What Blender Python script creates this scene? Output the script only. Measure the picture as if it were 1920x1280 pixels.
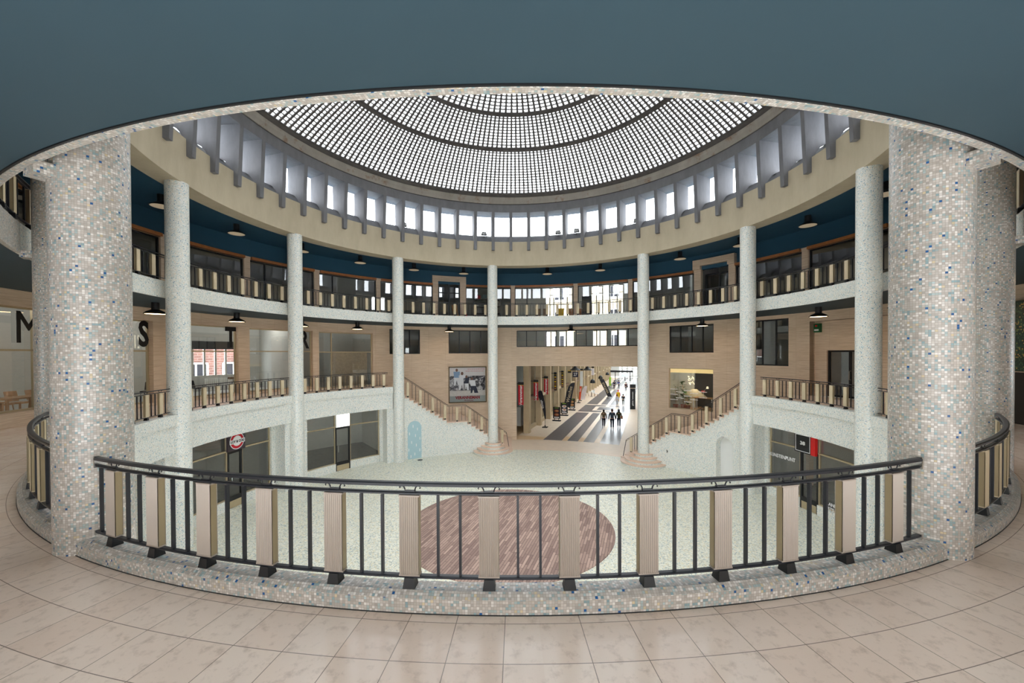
import bpy, math, random
from mathutils import Vector, Matrix
D2R = math.pi / 180
random.seed(7)
for o in list(bpy.data.objects): bpy.data.objects.remove(o)
C = bpy.context.scene.collection
S = bpy.context.scene

# ------------------------------------------------------------------ camera
CAM = Vector((-0.2318, -14.8964, 2.1222))
YAW, PITCH, ROLL, FPX, SHY = 0.009675, -0.010454, 0.004374, 739.18, 29.62
cy_, sy_ = math.cos(YAW), math.sin(YAW)
A_ = Matrix(((cy_, -sy_, 0), (sy_, cy_, 0), (0, 0, 1)))
B_ = Matrix(((1, 0, 0), (0, math.cos(PITCH), math.sin(PITCH)), (0, -math.sin(PITCH), math.cos(PITCH))))
E_ = Matrix(((math.cos(ROLL), 0, -math.sin(ROLL)), (0, 1, 0), (math.sin(ROLL), 0, math.cos(ROLL))))
M_ = E_ @ B_ @ A_
cam_d = bpy.data.cameras.new('camera')
cam_d.sensor_width = 36; cam_d.lens = FPX * 36 / 1920; cam_d.shift_y = SHY / 1920
cam_d.clip_start = 0.05; cam_d.clip_end = 500
cam = bpy.data.objects.new('camera', cam_d); C.objects.link(cam)
r_, f_, u_ = M_[0], M_[1], M_[2]
cam.matrix_world = Matrix(((r_[0], u_[0], -f_[0], CAM.x), (r_[1], u_[1], -f_[1], CAM.y), (r_[2], u_[2], -f_[2], CAM.z), (0, 0, 0, 1)))
S.camera = cam

# ------------------------------------------------------------------ world, exposure
S.view_settings.view_transform = 'Standard'
S.view_settings.look = 'None'
S.view_settings.gamma = 1
S.view_settings.use_curve_mapping = False
S.view_settings.exposure = 0.44
W = bpy.data.worlds.new('overcast_sky'); S.world = W; W.use_nodes = True
wn = W.node_tree.nodes; wn['Background'].inputs[0].default_value = (0.93, 0.97, 1.0, 1)
wn['Background'].inputs[1].default_value = 7.0
W.cycles.sampling_method = 'MANUAL'; W.cycles.sample_map_resolution = 64

# ------------------------------------------------------------------ materials
class NT:
    def __init__(s, name, rough=0.5, spec=0.5, metal=0.0):
        s.m = bpy.data.materials.new(name); s.m.use_nodes = True
        s.t = s.m.node_tree; s.n = s.t.nodes; s.b = s.n['Principled BSDF']
        s.b.inputs['Roughness'].default_value = rough
        s.b.inputs['Specular IOR Level'].default_value = spec
        s.b.inputs['Metallic'].default_value = metal
    def link(s, a, b): s.t.links.new(a, b)
    def new(s, k, **kw):
        x = s.n.new(k)
        for a, b in kw.items(): setattr(x, a, b)
        return x
    def math(s, op, a, b=None, c=None):
        x = s.new('ShaderNodeMath', operation=op)
        for i, v in enumerate((a, b, c)):
            if v is None: continue
            if isinstance(v, (int, float)): x.inputs[i].default_value = v
            else: s.link(v, x.inputs[i])
        return x.outputs[0]
    def vmath(s, op, a, b=None, sc=None):
        x = s.new('ShaderNodeVectorMath', operation=op)
        for i, v in enumerate((a, b)):
            if v is None: continue
            if isinstance(v, tuple): x.inputs[i].default_value = v
            else: s.link(v, x.inputs[i])
        if sc is not None: x.inputs['Scale'].default_value = sc
        return x.outputs[0]
    def mix(s, f, a, b):
        x = s.new('ShaderNodeMix', data_type='RGBA')
        for i, v in ((0, f), (6, a), (7, b)):
            if isinstance(v, (int, float)): x.inputs[i].default_value = v
            elif isinstance(v, tuple): x.inputs[i].default_value = (*v[:3], 1)
            else: s.link(v, x.inputs[i])
        return x.outputs[2]
    def ramp(s, f, stops, const=False):
        x = s.new('ShaderNodeValToRGB'); cr = x.color_ramp
        if const: cr.interpolation = 'CONSTANT'
        while len(cr.elements) < len(stops): cr.elements.new(0.5)
        for e, (p, c) in zip(cr.elements, stops):
            e.position = p; e.color = (*c[:3], 1)
        s.link(f, x.inputs[0]); return x.outputs[0]
    def noise(s, vec, scale, detail=3, rough=0.6):
        x = s.new('ShaderNodeTexNoise'); x.inputs['Scale'].default_value = scale
        x.inputs['Detail'].default_value = detail; x.inputs['Roughness'].default_value = rough
        s.link(vec, x.inputs['Vector']); return x.outputs['Fac']
    def uv(s): return s.new('ShaderNodeTexCoord').outputs['UV']
    def obj(s): return s.new('ShaderNodeNewGeometry').outputs['Position']
    def color(s, c):
        if isinstance(c, tuple): s.b.inputs['Base Color'].default_value = (*c[:3], 1)
        else: s.link(c, s.b.inputs['Base Color'])
        return s

def srgb(r, g, b):
    f = lambda v: (v / 255 / 12.92) if v / 255 <= 0.04045 else ((v / 255 + 0.055) / 1.055) ** 2.4
    return (f(r), f(g), f(b))

def plain(name, c, rough=0.55, spec=0.4, metal=0.0, vary=0.06, scale=3.0):
    t = NT(name, rough, spec, metal)
    if vary:
        n = t.noise(t.obj(), scale, 4)
        lo = tuple(x * (1 - vary) for x in c); hi = tuple(min(1, x * (1 + vary)) for x in c)
        t.color(t.ramp(n, [(0.3, lo), (0.7, hi)]))
    else: t.color(c)
    return t.m

def emit(name, c, st, base=None):
    t = NT(name, 0.5); t.color(base or c)
    t.b.inputs['Emission Color'].default_value = (*c, 1); t.b.inputs['Emission Strength'].default_value = st
    return t.m

def mosaic(name, size, stops, grout, jitter=0.12, rough=0.35, gain=1.0):
    t = NT(name, rough, 0.5)
    v = t.vmath('SCALE', t.uv(), sc=1 / size)
    cell = t.vmath('FLOOR', v); fr = t.vmath('FRACTION', v)
    wn_ = t.new('ShaderNodeTexWhiteNoise', noise_dimensions='2D'); t.link(cell, wn_.inputs['Vector'])
    col = t.ramp(wn_.outputs['Value'], stops, const=True)
    w2 = t.new('ShaderNodeTexWhiteNoise', noise_dimensions='2D'); t.link(t.vmath('ADD', cell, (31.7, 12.3, 0)), w2.inputs['Vector'])
    k = t.math('MULTIPLY_ADD', w2.outputs['Value'], 2 * jitter * gain, (1 - jitter) * gain)
    col = t.vmath('SCALE', col); t.link(k, col.node.inputs['Scale'])
    sp = t.new('ShaderNodeSeparateXYZ'); t.link(fr, sp.inputs[0])
    ex = t.math('ABSOLUTE', t.math('SUBTRACT', sp.outputs[0], 0.5)); ey = t.math('ABSOLUTE', t.math('SUBTRACT', sp.outputs[1], 0.5))
    e = t.math('GREATER_THAN', t.math('MAXIMUM', ex, ey), 0.45)
    t.color(t.mix(e, col, grout)); return t.m

TILES = [(0, srgb(190, 181, 171)), (0.30, srgb(201, 193, 184)), (0.50, srgb(180, 172, 163)), (0.62, srgb(224, 219, 212)), (0.80, srgb(166, 180, 178)),
         (0.89, srgb(140, 166, 170)), (0.945, srgb(180, 196, 196)), (0.968, srgb(212, 194, 158)), (0.985, srgb(20, 90, 150))]
M = {}
M['mosaic'] = mosaic('glass_mosaic', 0.0235, TILES, srgb(150, 141, 131), gain=0.84)  # foreground copy of the tiles, warm dim light put into the colours
M['mosaic_far'] = mosaic('daylit_mosaic', 0.024, [(0, srgb(224, 223, 214)), (0.35, srgb(236, 235, 228)), (0.6, srgb(214, 218, 212)), (0.80, srgb(230, 218, 198)), (0.88, srgb(178, 200, 202)), (0.965, srgb(126, 164, 178)), (0.985, srgb(70, 120, 150))],
                         srgb(205, 206, 200), 0.08)  # same tiles coloured paler for the daylight under the dome
def terrazzo():
    t = NT('terrazzo_floor', 0.42, 0.4)
    vo = t.new('ShaderNodeTexVoronoi'); vo.inputs['Scale'].default_value = 26; t.link(t.obj(), vo.inputs['Vector'])
    s = t.new('ShaderNodeSeparateColor'); t.link(vo.outputs['Color'], s.inputs[0])
    c = t.ramp(s.outputs[0], [(0, srgb(222, 222, 206)), (0.3, srgb(236, 234, 220)), (0.55, srgb(206, 208, 194)), (0.72, srgb(226, 214, 180)), (0.84, srgb(176, 182, 174)), (0.95, srgb(150, 166, 168))], True)
    n = t.noise(t.obj(), 0.5, 4)
    t.color(t.mix(t.math('MULTIPLY', n, 0.2), c, srgb(204, 202, 186))); return t.m
M['terrazzo'] = terrazzo()
def stone_floor():
    t = NT('polished_marble_tiles', 0.16, 0.5)
    p = t.obj(); sp = t.new('ShaderNodeSeparateXYZ'); t.link(p, sp.inputs[0])
    r = t.math('SQRT', t.math('ADD', t.math('MULTIPLY', sp.outputs[0], sp.outputs[0]), t.math('MULTIPLY', sp.outputs[1], sp.outputs[1])))
    th = t.math('MULTIPLY', t.math('ARCTAN2', sp.outputs[0], sp.outputs[1]), 180 / math.pi)
    a = t.math('MULTIPLY', t.math('ADD', th, 400.05), 1 / 1.86); b = t.math('MULTIPLY', t.math('ADD', r, -3.83), 2.5)
    fa, fb = t.math('FRACT', a), t.math('FRACT', b)
    ja = t.math('GREATER_THAN', t.math('ABSOLUTE', t.math('SUBTRACT', fa, 0.5)), 0.4925)
    jb = t.math('GREATER_THAN', t.math('ABSOLUTE', t.math('SUBTRACT', fb, 0.5)), 0.4925)
    cb = t.new('ShaderNodeCombineXYZ'); t.link(t.math('FLOOR', a), cb.inputs[0]); t.link(t.math('FLOOR', b), cb.inputs[1])
    wn_ = t.new('ShaderNodeTexWhiteNoise', noise_dimensions='2D'); t.link(cb.outputs[0], wn_.inputs['Vector'])
    base = t.mix(wn_.outputs['Value'], srgb(232, 209, 191), srgb(240, 221, 205))
    n = t.noise(p, 9, 6, 0.7)
    base = t.mix(t.ramp(n, [(0.52, (0, 0, 0)), (0.72, (0.55, 0.55, 0.55))]), base, srgb(178, 152, 134))
    n2 = t.noise(t.vmath('MULTIPLY', p, (6, 6, 6)), 7, 3, 0.8)
    base = t.mix(t.ramp(n2, [(0.66, (0, 0, 0)), (0.72, (0.35, 0.35, 0.35))]), base, srgb(150, 122, 104))
    j = t.math('MAXIMUM', ja, jb)
    t.color(t.mix(t.math('MULTIPLY', j, 0.75), base, srgb(96, 80, 70)))
    rr = t.math('MULTIPLY_ADD', n, 0.16, 0.10); t.link(rr, t.b.inputs['Roughness'])
    return t.m
M['marble'] = stone_floor()
def travertine():
    t = NT('travertine_panels', 0.5, 0.35)
    br = t.new('ShaderNodeTexBrick'); t.link(t.uv(), br.inputs['Vector'])
    br.inputs['Scale'].default_value = 1; br.inputs['Brick Width'].default_value = 1.25; br.inputs['Row Height'].default_value = 0.42
    br.inputs['Mortar Size'].default_value = 0.004; br.offset = 0.0
    br.inputs['Color1'].default_value = (*srgb(224, 204, 180), 1); br.inputs['Color2'].default_value = (*srgb(218, 196, 170), 1)
    br.inputs['Mortar'].default_value = (*srgb(182, 156, 128), 1)
    v = t.vmath('MULTIPLY', t.uv(), (0.55, 14, 1))
    n = t.noise(v, 2.2, 5, 0.65)
    c = t.mix(t.ramp(n, [(0.40, (0, 0, 0)), (0.66, (0.8, 0.8, 0.8))]), br.outputs['Color'], srgb(190, 164, 136))
    t.color(c); return t.m
M['travertine'] = travertine()
def concrete(name, c1, c2, sc=1.2, stain=None):
    t = NT(name, 0.75, 0.2)
    n = t.noise(t.vmath('MULTIPLY', t.obj(), (1, 1, 0.35)), sc * 2, 6, 0.65)
    c = t.ramp(n, [(0.32, c1), (0.7, c2)])
    if stain:
        n2 = t.noise(t.obj(), 1.6, 6, 0.7)
        c = t.mix(t.ramp(n2, [(0.56, (0, 0, 0)), (0.68, (0.8, 0.8, 0.8))]), c, stain)
    t.color(c); return t.m
M['beam'] = concrete('beige_render', srgb(182, 170, 146), srgb(196, 184, 160), 0.8)
M['fin'] = concrete('grey_painted_concrete', srgb(112, 112, 115), srgb(126, 126, 129), 1.5)
M['cornice'] = concrete('weathered_concrete', srgb(148, 142, 134), srgb(166, 160, 152), 0.7, srgb(128, 96, 74))
M['grid'] = plain('dark_concrete_grid', srgb(92, 88, 86), 0.8, 0.2, vary=0.15)
M['blue'] = plain('dark_blue_paint', srgb(50, 70, 80), 0.62, 0.3, vary=0.03, scale=0.8)
M['blue_deep'] = plain('deep_blue_paint', srgb(46, 84, 106), 0.6, 0.3, vary=0.03, scale=0.8)
M['iron'] = plain('black_painted_iron', srgb(34, 36, 42), 0.35, 0.5, vary=0.08, scale=20)
M['black'] = plain('matt_black_metal', srgb(26, 27, 29), 0.45, 0.4, vary=0)
M['black_txt'] = plain('black_vinyl', srgb(22, 22, 24), 0.5, 0.3, vary=0)
M['panel'] = plain('taupe_fluted_aluminium', srgb(164, 152, 141), 0.42, 0.5, 0.15, vary=0.03)
M['panel_side'] = plain('olive_brown_anodised_edge', srgb(150, 134, 104), 0.4, 0.5, 0.2, vary=0.03)
M['panel_far'] = plain('cream_fluted_aluminium', srgb(200, 184, 154), 0.45, 0.4, 0.1, vary=0.03)
M['wood_rail'] = plain('varnished_wood', srgb(158, 98, 52), 0.4, 0.4, vary=0.15, scale=6)
M['wood'] = plain('light_wood', srgb(178, 132, 86), 0.45, 0.4, vary=0.15, scale=8)
M['brass'] = plain('bronze_frame', srgb(182, 166, 134), 0.35, 0.5, 0.3, vary=0.04)
M['white'] = plain('white_paint', srgb(228, 228, 224), 0.6, 0.3, vary=0.02)
M['white_txt'] = plain('white_vinyl', srgb(235, 235, 235), 0.6, 0.3, vary=0)
M['grey_wall'] = plain('pale_grey_paint', srgb(196, 196, 190), 0.7, 0.3, vary=0.03)
M['dark_room'] = plain('dark_carpet', srgb(74, 72, 70), 0.8, 0.2, vary=0.1)
M['cream_disc'] = emit('opal_diffuser', (1.0, 0.84, 0.62), 0.12, srgb(225, 200, 160))
M['warm_disc'] = emit('warm_opal_diffuser', (1.0, 0.66, 0.34), 8.0, srgb(225, 200, 160))
M['red'] = plain('red_vinyl', srgb(188, 24, 40), 0.5, 0.3, vary=0)
M['red_bright'] = plain('bright_red_panel', srgb(215, 28, 28), 0.4, 0.4, vary=0)
M['yellow'] = plain('yellow_plastic', srgb(236, 190, 20), 0.5, 0.4, vary=0)
M['orange'] = plain('orange_fabric', srgb(228, 84, 44), 0.6, 0.3, vary=0)
M['green'] = plain('green_enclosure', srgb(20, 92, 52), 0.5, 0.4, vary=0)
M['lime'] = plain('lime_fabric', srgb(150, 190, 60), 0.6, 0.3, vary=0)
M['leaf'] = plain('dark_green_leaf', srgb(52, 92, 44), 0.5, 0.4, vary=0.3, scale=15)
M['terracotta'] = plain('terracotta', srgb(150, 78, 58), 0.7, 0.2, vary=0.1)
M['blue_door'] = plain('pale_blue_panel', srgb(168, 196, 202), 0.5, 0.3, vary=0.02)
M['carton'] = plain('brown_board', srgb(128, 104, 84), 0.7, 0.2, vary=0.08)
M['chrome'] = plain('brushed_steel', srgb(190, 190, 188), 0.25, 0.5, 0.9, vary=0)
M['flag_white'] = plain('white_banner_fabric', srgb(222, 214, 218), 0.7, 0.2, vary=0.05)
M['charcoal'] = plain('charcoal_fabric', srgb(44, 44, 50), 0.7, 0.2, vary=0.05)
M['lightstone'] = plain('pale_limestone', srgb(226, 206, 184), 0.3, 0.45, vary=0.05, scale=2)
M['darkstone'] = plain('dark_polished_granite', srgb(98, 94, 96), 0.18, 0.5, vary=0.12, scale=5)
M['lamplit_stone'] = plain('lamplit_limestone', srgb(222, 186, 140), 0.3, 0.45, vary=0.05, scale=2)  # pale limestone, its colour yellowed to stand in for warm lamp light
M['tread'] = plain('pink_marble_tread', srgb(222, 194, 172), 0.4, 0.4, vary=0.05, scale=4)
M['pilaster'] = plain('beige_stone_pilaster', srgb(190, 170, 138), 0.6, 0.3, vary=0.06, scale=2)
M['darkstone'].node_tree.nodes['Principled BSDF'].inputs['Roughness'].default_value = 0.3
M['lightstone'].node_tree.nodes['Principled BSDF'].inputs['Roughness'].default_value = 0.45
def glass_mat(name, tint, fac=1.0, ior=1.5):
    m = bpy.data.materials.new(name); m.use_nodes = True; t = m.node_tree; n = t.nodes
    for x in list(n): n.remove(x)
    o = n.new('ShaderNodeOutputMaterial'); tr = n.new('ShaderNodeBsdfTransparent'); gl = n.new('ShaderNodeBsdfGlossy')
    fr = n.new('ShaderNodeFresnel'); fr.inputs['IOR'].default_value = ior
    mu = n.new('ShaderNodeMath'); mu.operation = 'MULTIPLY'; mu.inputs[1].default_value = fac; mu.use_clamp = True
    mx = n.new('ShaderNodeMixShader'); gl.inputs['Roughness'].default_value = 0.01
    gl.inputs['Color'].default_value = (0.95, 0.96, 0.96, 1); tr.inputs['Color'].default_value = (*tint, 1)
    t.links.new(fr.outputs[0], mu.inputs[0]); t.links.new(mu.outputs[0], mx.inputs[0])
    t.links.new(tr.outputs[0], mx.inputs[1]); t.links.new(gl.outputs[0], mx.inputs[2]); t.links.new(mx.outputs[0], o.inputs[0])
    return m
M['glass'] = glass_mat('clear_shop_glass', (0.86, 0.88, 0.87), 2.6)
M['glass_dark'] = glass_mat('smoky_glass', (0.42, 0.43, 0.41), 3.2)
M['glass_clear'] = glass_mat('clerestory_glass', (0.97, 0.98, 1.0), 0.6)
def dome_glass():
    m = bpy.data.materials.new('glass_blocks'); m.use_nodes = True; t = m.node_tree; n = t.nodes
    for x in list(n): n.remove(x)
    o = n.new('ShaderNodeOutputMaterial'); tr = n.new('ShaderNodeBsdfTransparent'); tl = n.new('ShaderNodeBsdfTranslucent'); mx = n.new('ShaderNodeMixShader')
    tr.inputs['Color'].default_value = (0.9, 0.92, 0.93, 1); tl.inputs['Color'].default_value = (0.9, 0.92, 0.93, 1); mx.inputs[0].default_value = 0.35
    t.links.new(tr.outputs[0], mx.inputs[1]); t.links.new(tl.outputs[0], mx.inputs[2]); t.links.new(mx.outputs[0], o.inputs[0]); return m
M['dome_glass'] = dome_glass()
def planks():
    t = NT('weathered_deck_planks', 0.6, 0.3)
    mp = t.new('ShaderNodeMapping', vector_type='POINT'); mp.inputs['Rotation'].default_value = (0, 0, -71 * D2R); t.link(t.obj(), mp.inputs['Vector'])
    br = t.new('ShaderNodeTexBrick'); t.link(mp.outputs[0], br.inputs['Vector']); br.inputs['Scale'].default_value = 1
    br.inputs['Brick Width'].default_value = 0.62; br.inputs['Row Height'].default_value = 0.095; br.inputs['Mortar Size'].default_value = 0.008
    br.offset = 0.37; br.offset_frequency = 2; br.squash = 1.3; br.squash_frequency = 3
    br.inputs['Color1'].default_value = (*srgb(196, 166, 150), 1); br.inputs['Color2'].default_value = (*srgb(126, 100, 92), 1); br.inputs['Mortar'].default_value = (*srgb(80, 62, 56), 1)
    n = t.noise(t.vmath('MULTIPLY', mp.outputs[0], (1, 9, 1)), 3, 4)
    t.color(t.mix(t.math('MULTIPLY', n, 0.5), br.outputs['Color'], srgb(150, 128, 120))); return t.m
M['deck'] = planks()
def brick_face():
    t = NT('pale_brick_facade', 0.8, 0.1)
    br = t.new('ShaderNodeTexBrick'); t.link(t.uv(), br.inputs['Vector']); br.inputs['Scale'].default_value = 1
    br.inputs['Brick Width'].default_value = 0.5; br.inputs['Row Height'].default_value = 0.18; br.inputs['Mortar Size'].default_value = 0.02
    br.inputs['Color1'].default_value = (*srgb(126, 90, 82), 1); br.inputs['Color2'].default_value = (*srgb(108, 78, 72), 1); br.inputs['Mortar'].default_value = (*srgb(140, 122, 114), 1)
    t.color(br.outputs['Color']); return t.m
M['brick'] = brick_face()
M['facade'] = plain('cream_facade', srgb(206, 188, 158), 0.8, 0.1)
M['green_mosaic'] = mosaic('dark_green_mosaic', 0.04, [(0, srgb(18, 52, 44)), (0.5, srgb(30, 70, 54)), (0.75, srgb(58, 96, 66)), (0.88, srgb(120, 132, 70)), (0.94, srgb(190, 150, 80))], srgb(16, 30, 26))

# ------------------------------------------------------------------ mesh helpers
def pol(R, th, z=0.0): return Vector((R * math.cos(th * D2R), R * math.sin(th * D2R), z))
INV = {}
def tag(o, label=None, cat=None, group=None, kind=None):
    if label: o['label'] = label
    if cat: o['category'] = cat
    if group: o['group'] = group
    if kind: o['kind'] = kind
    return o
def thing(name, label, cat, loc=(0, 0, 0), rz=0.0, group=None):
    o = bpy.data.objects.new(name, None); o.empty_display_size = 0.2; C.objects.link(o)
    o.location = loc; o.rotation_euler = (0, 0, rz * D2R)
    INV[o.name] = (Matrix.Translation(Vector(loc)) @ Matrix.Rotation(rz * D2R, 4, 'Z')).inverted()
    return tag(o, label, cat, group)
class MB:
    def __init__(s): s.v = []; s.f = []; s.uv = []; s.sm = []; s.mi = []
    def face(s, pts, uvs=None, smooth=False, mi=0):
        b = len(s.v); s.v += [Vector(p) for p in pts]; s.f.append(tuple(range(b, b + len(pts))))
        s.uv.append(uvs or [(p[0], p[1]) for p in pts]); s.sm.append(smooth); s.mi.append(mi)
    def grid(s, P, UV=None, smooth=True, mi=0):
        b = len(s.v); n, m = len(P), len(P[0])
        for r in P: s.v += [Vector(p) for p in r]
        for i in range(n - 1):
            for j in range(m - 1):
                s.f.append((b + i * m + j, b + i * m + j + 1, b + (i + 1) * m + j + 1, b + (i + 1) * m + j))
                if UV: s.uv.append([UV[i][j], UV[i][j + 1], UV[i + 1][j + 1], UV[i + 1][j]])
                else: s.uv.append([(0, 0)] * 4)
                s.sm.append(smooth); s.mi.append(mi)
    def box(s, c, d, rz=0.0, mi=0, taper=1.0):
        m = Matrix.Rotation(rz * D2R, 3, 'Z'); c = Vector(c); hx, hy, hz = d[0] / 2, d[1] / 2, d[2] / 2
        P = [c + m @ Vector((sx * hx * (taper if sz > 0 else 1), sy_ * hy * (taper if sz > 0 else 1), sz * hz)) for sz in (-1, 1) for sx, sy_ in ((-1, -1), (1, -1), (1, 1), (-1, 1))]
        for q, (a, b) in (((0, 1, 5, 4), (d[0], d[2])), ((1, 2, 6, 5), (d[1], d[2])), ((2, 3, 7, 6), (d[0], d[2])), ((3, 0, 4, 7), (d[1], d[2])), ((4, 5, 6, 7), (d[0], d[1])), ((3, 2, 1, 0), (d[0], d[1]))):
            s.face([P[i] for i in q], [(0, 0), (a, 0), (a, b), (0, b)], False, mi)
    def strip(s, p0, p1, a0, a1, mi=0, step=1.0, u0=0.0, flip=False):
        # surface of revolution strip between (R,z) points p0 and p1 from angle a0 to a1
        n = max(1, int(math.ceil(abs(a1 - a0) / step))); Rm = (p0[0] + p1[0]) / 2
        ln = math.hypot(p1[0] - p0[0], p1[1] - p0[1]); v0 = p0[1] if abs(p1[1] - p0[1]) > abs(p1[0] - p0[0]) else p0[0]
        v1 = v0 + (ln if (p1[1] - p0[1] + p1[0] - p0[0]) > 0 else -ln)
        P = []; UV = []
        for i in range(n + 1):
            a = a0 + (a1 - a0) * i / n
            row = [pol(p0[0], a, p0[1]), pol(p1[0], a, p1[1])]; uvr = [(Rm * a * D2R, v0), (Rm * a * D2R, v1)]
            if flip: row.reverse(); uvr.reverse()
            P.append(row); UV.append(uvr)
        s.grid(P, UV, True, mi)
    def ring(s, prof, a0, a1, mi=0, step=1.0, caps=True):
        # closed (R,z) profile swept about the axis
        k = len(prof)
        for i in range(k): s.strip(prof[i], prof[(i + 1) % k], a0, a1, mi, step)
        if caps and abs(a1 - a0) < 359.9:
            for a in (a0, a1): s.face([pol(r, a, z) for r, z in prof], [(r, z) for r, z in prof], False, mi)
    def arc(s, r0, r1, a0, a1, z0, z1, mi=0, step=1.0): s.ring([(r0, z0), (r0, z1), (r1, z1), (r1, z0)], a0, a1, mi, step)
    def lathe(s, prof, c=(0, 0, 0), n=24, mi=0, smooth=True):
        for (r0, z0), (r1, z1) in zip(prof, prof[1:]):
            P = [[(c[0] + r * math.cos(2 * math.pi * i / n), c[1] + r * math.sin(2 * math.pi * i / n), c[2] + z) for r, z in ((r0, z0), (r1, z1))] for i in range(n + 1)]
            rm = max(r0, r1); UV = [[(rm * 2 * math.pi * i / n, z0 if abs(z1 - z0) > 1e-4 else r0), (rm * 2 * math.pi * i / n, z1 if abs(z1 - z0) > 1e-4 else r1)] for i in range(n + 1)]
            s.grid(P, UV, smooth, mi)
    def cyl(s, c, r, z0, z1, n=16, r2=None, mi=0):
        r2 = r if r2 is None else r2
        s.lathe([(0, z0), (r, z0)], c, n, mi, False); s.lathe([(r, z0), (r2, z1)], c, n, mi); s.lathe([(r2, z1), (0, z1)], c, n, mi, False)
    def tube(s, path, r, n=8, mi=0, flat=1.0, caps=True):
        path = [Vector(p) for p in path]; rings = []
        for i, p in enumerate(path):
            d = (path[min(i + 1, len(path) - 1)] - path[max(i - 1, 0)]).normalized()
            up = Vector((0, 0, 1)) if abs(d.z) < 0.95 else Vector((1, 0, 0))
            x = d.cross(up).normalized(); y = x.cross(d).normalized()
            rr = r[i] if isinstance(r, (list, tuple)) else r
            rings.append([p + x * rr * math.cos(2 * math.pi * k / n) + y * rr * flat * math.sin(2 * math.pi * k / n) for k in range(n + 1)])
        s.grid(rings, [[(k * 0.1, i * 0.1) for k in range(n + 1)] for i in range(len(rings))], True, mi)
        if caps:
            for q in (rings[0], rings[-1]): s.face(q[:-1], None, False, mi)
    def prism(s, poly, ax, y0, y1, mi=0):
        # poly in the local x/z plane extruded along local y; ax maps (x,y,z)->point
        a = [ax(x, y0, z) for x, z in poly]; b = [ax(x, y1, z) for x, z in poly]
        s.face(a, poly, False, mi); s.face(b[::-1], poly[::-1], False, mi); k = len(poly)
        for i in range(k):
            j = (i + 1) % k; s.face([a[i], b[i], b[j], a[j]], [(0, 0), (0, 1), (1, 1), (1, 0)], False, mi)
    def build(s, name, mats, parent=None, local=False):
        me = bpy.data.meshes.new(name)
        inv = INV[parent.name] if (parent and not local) else None
        vs = [inv @ v for v in s.v] if inv else s.v
        me.from_pydata([tuple(v) for v in vs], [], s.f)
        ul = me.uv_layers.new(name='UVMap'); k = 0
        for u in s.uv:
            for q in u: ul.data[k].uv = q[:2]; k += 1
        me.polygons.foreach_set('use_smooth', s.sm); me.polygons.foreach_set('material_index', s.mi)
        for m in (mats if isinstance(mats, (list, tuple)) else [mats]): me.materials.append(m)
        o = bpy.data.objects.new(name, me); C.objects.link(o)
        if parent: o.parent = parent
        return o
def struct(name, mb, mats): return tag(mb.build(name, mats), kind='structure')
def ident(x, y, z): return Vector((x, y, z))
def frame_at(R, th):
    # local frame on the curved wall: x to the viewer's right, y outward, z up
    ox = Vector((math.cos((th - 90) * D2R), math.sin((th - 90) * D2R), 0)); oy = Vector((math.cos(th * D2R), math.sin(th * D2R), 0)); o = pol(R, th)
    return lambda x, y, z: o + ox * x + oy * y + Vector((0, 0, z))
def inst(src, parent, loc, rz=0.0, rx=0.0):
    o = src.copy(); C.objects.link(o); o.parent = parent; o.location = loc; o.rotation_euler = (rx, 0, rz * D2R); return o
def text_mesh(body, size, depth=0.004, align='CENTER', sx=1.0, bold=0.0, shear=0.0):
    cu = bpy.data.curves.new('lettering', 'FONT'); cu.body = body; cu.size = size; cu.extrude = depth; cu.align_x = align; cu.align_y = 'CENTER'; cu.offset = bold; cu.shear = shear
    cu.resolution_u = 3
    o = bpy.data.objects.new('tmp', cu); C.objects.link(o)
    dg = bpy.context.evaluated_depsgraph_get(); me = bpy.data.meshes.new_from_object(o.evaluated_get(dg)); bpy.data.objects.remove(o)
    if sx != 1.0:
        for v in me.vertices: v.co.x *= sx
    return me
def letters(name, body, size, mat, parent, loc, rz, sx=1.0, bold=0.0, roll=0.0, align='CENTER', shear=0.0, depth=0.004):
    # text standing upright, readable from local -y; loc in parent's space
    me = text_mesh(body, size, depth, align, sx, bold, shear); me.materials.clear(); me.materials.append(mat)
    rot = Matrix.Rotation(rz * D2R, 4, 'Z') @ Matrix.Rotation(math.pi / 2, 4, 'X') @ Matrix.Rotation(roll * D2R, 4, 'Z')
    me.transform(rot); o = bpy.data.objects.new(name, me); C.objects.link(o); o.location = loc
    if parent: o.parent = parent
    return o
ORD = ['first', 'second', 'third', 'fourth', 'fifth', 'sixth', 'seventh', 'eighth', 'ninth', 'tenth', 'eleventh', 'twelfth', 'thirteenth', 'fourteenth', 'fifteenth', 'sixteenth', 'seventeenth', 'eighteenth', 'nineteenth', 'twentieth']

ZG = -4.47   # ground floor;  0 = first gallery;  4.62 = second gallery;  camera stands on the first gallery
COLS = [244.64, 187.0, 157.2, 127.0, 96.3, 47.3, 17.4, -12.3, -67.7, 217.5, -43.0]

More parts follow.
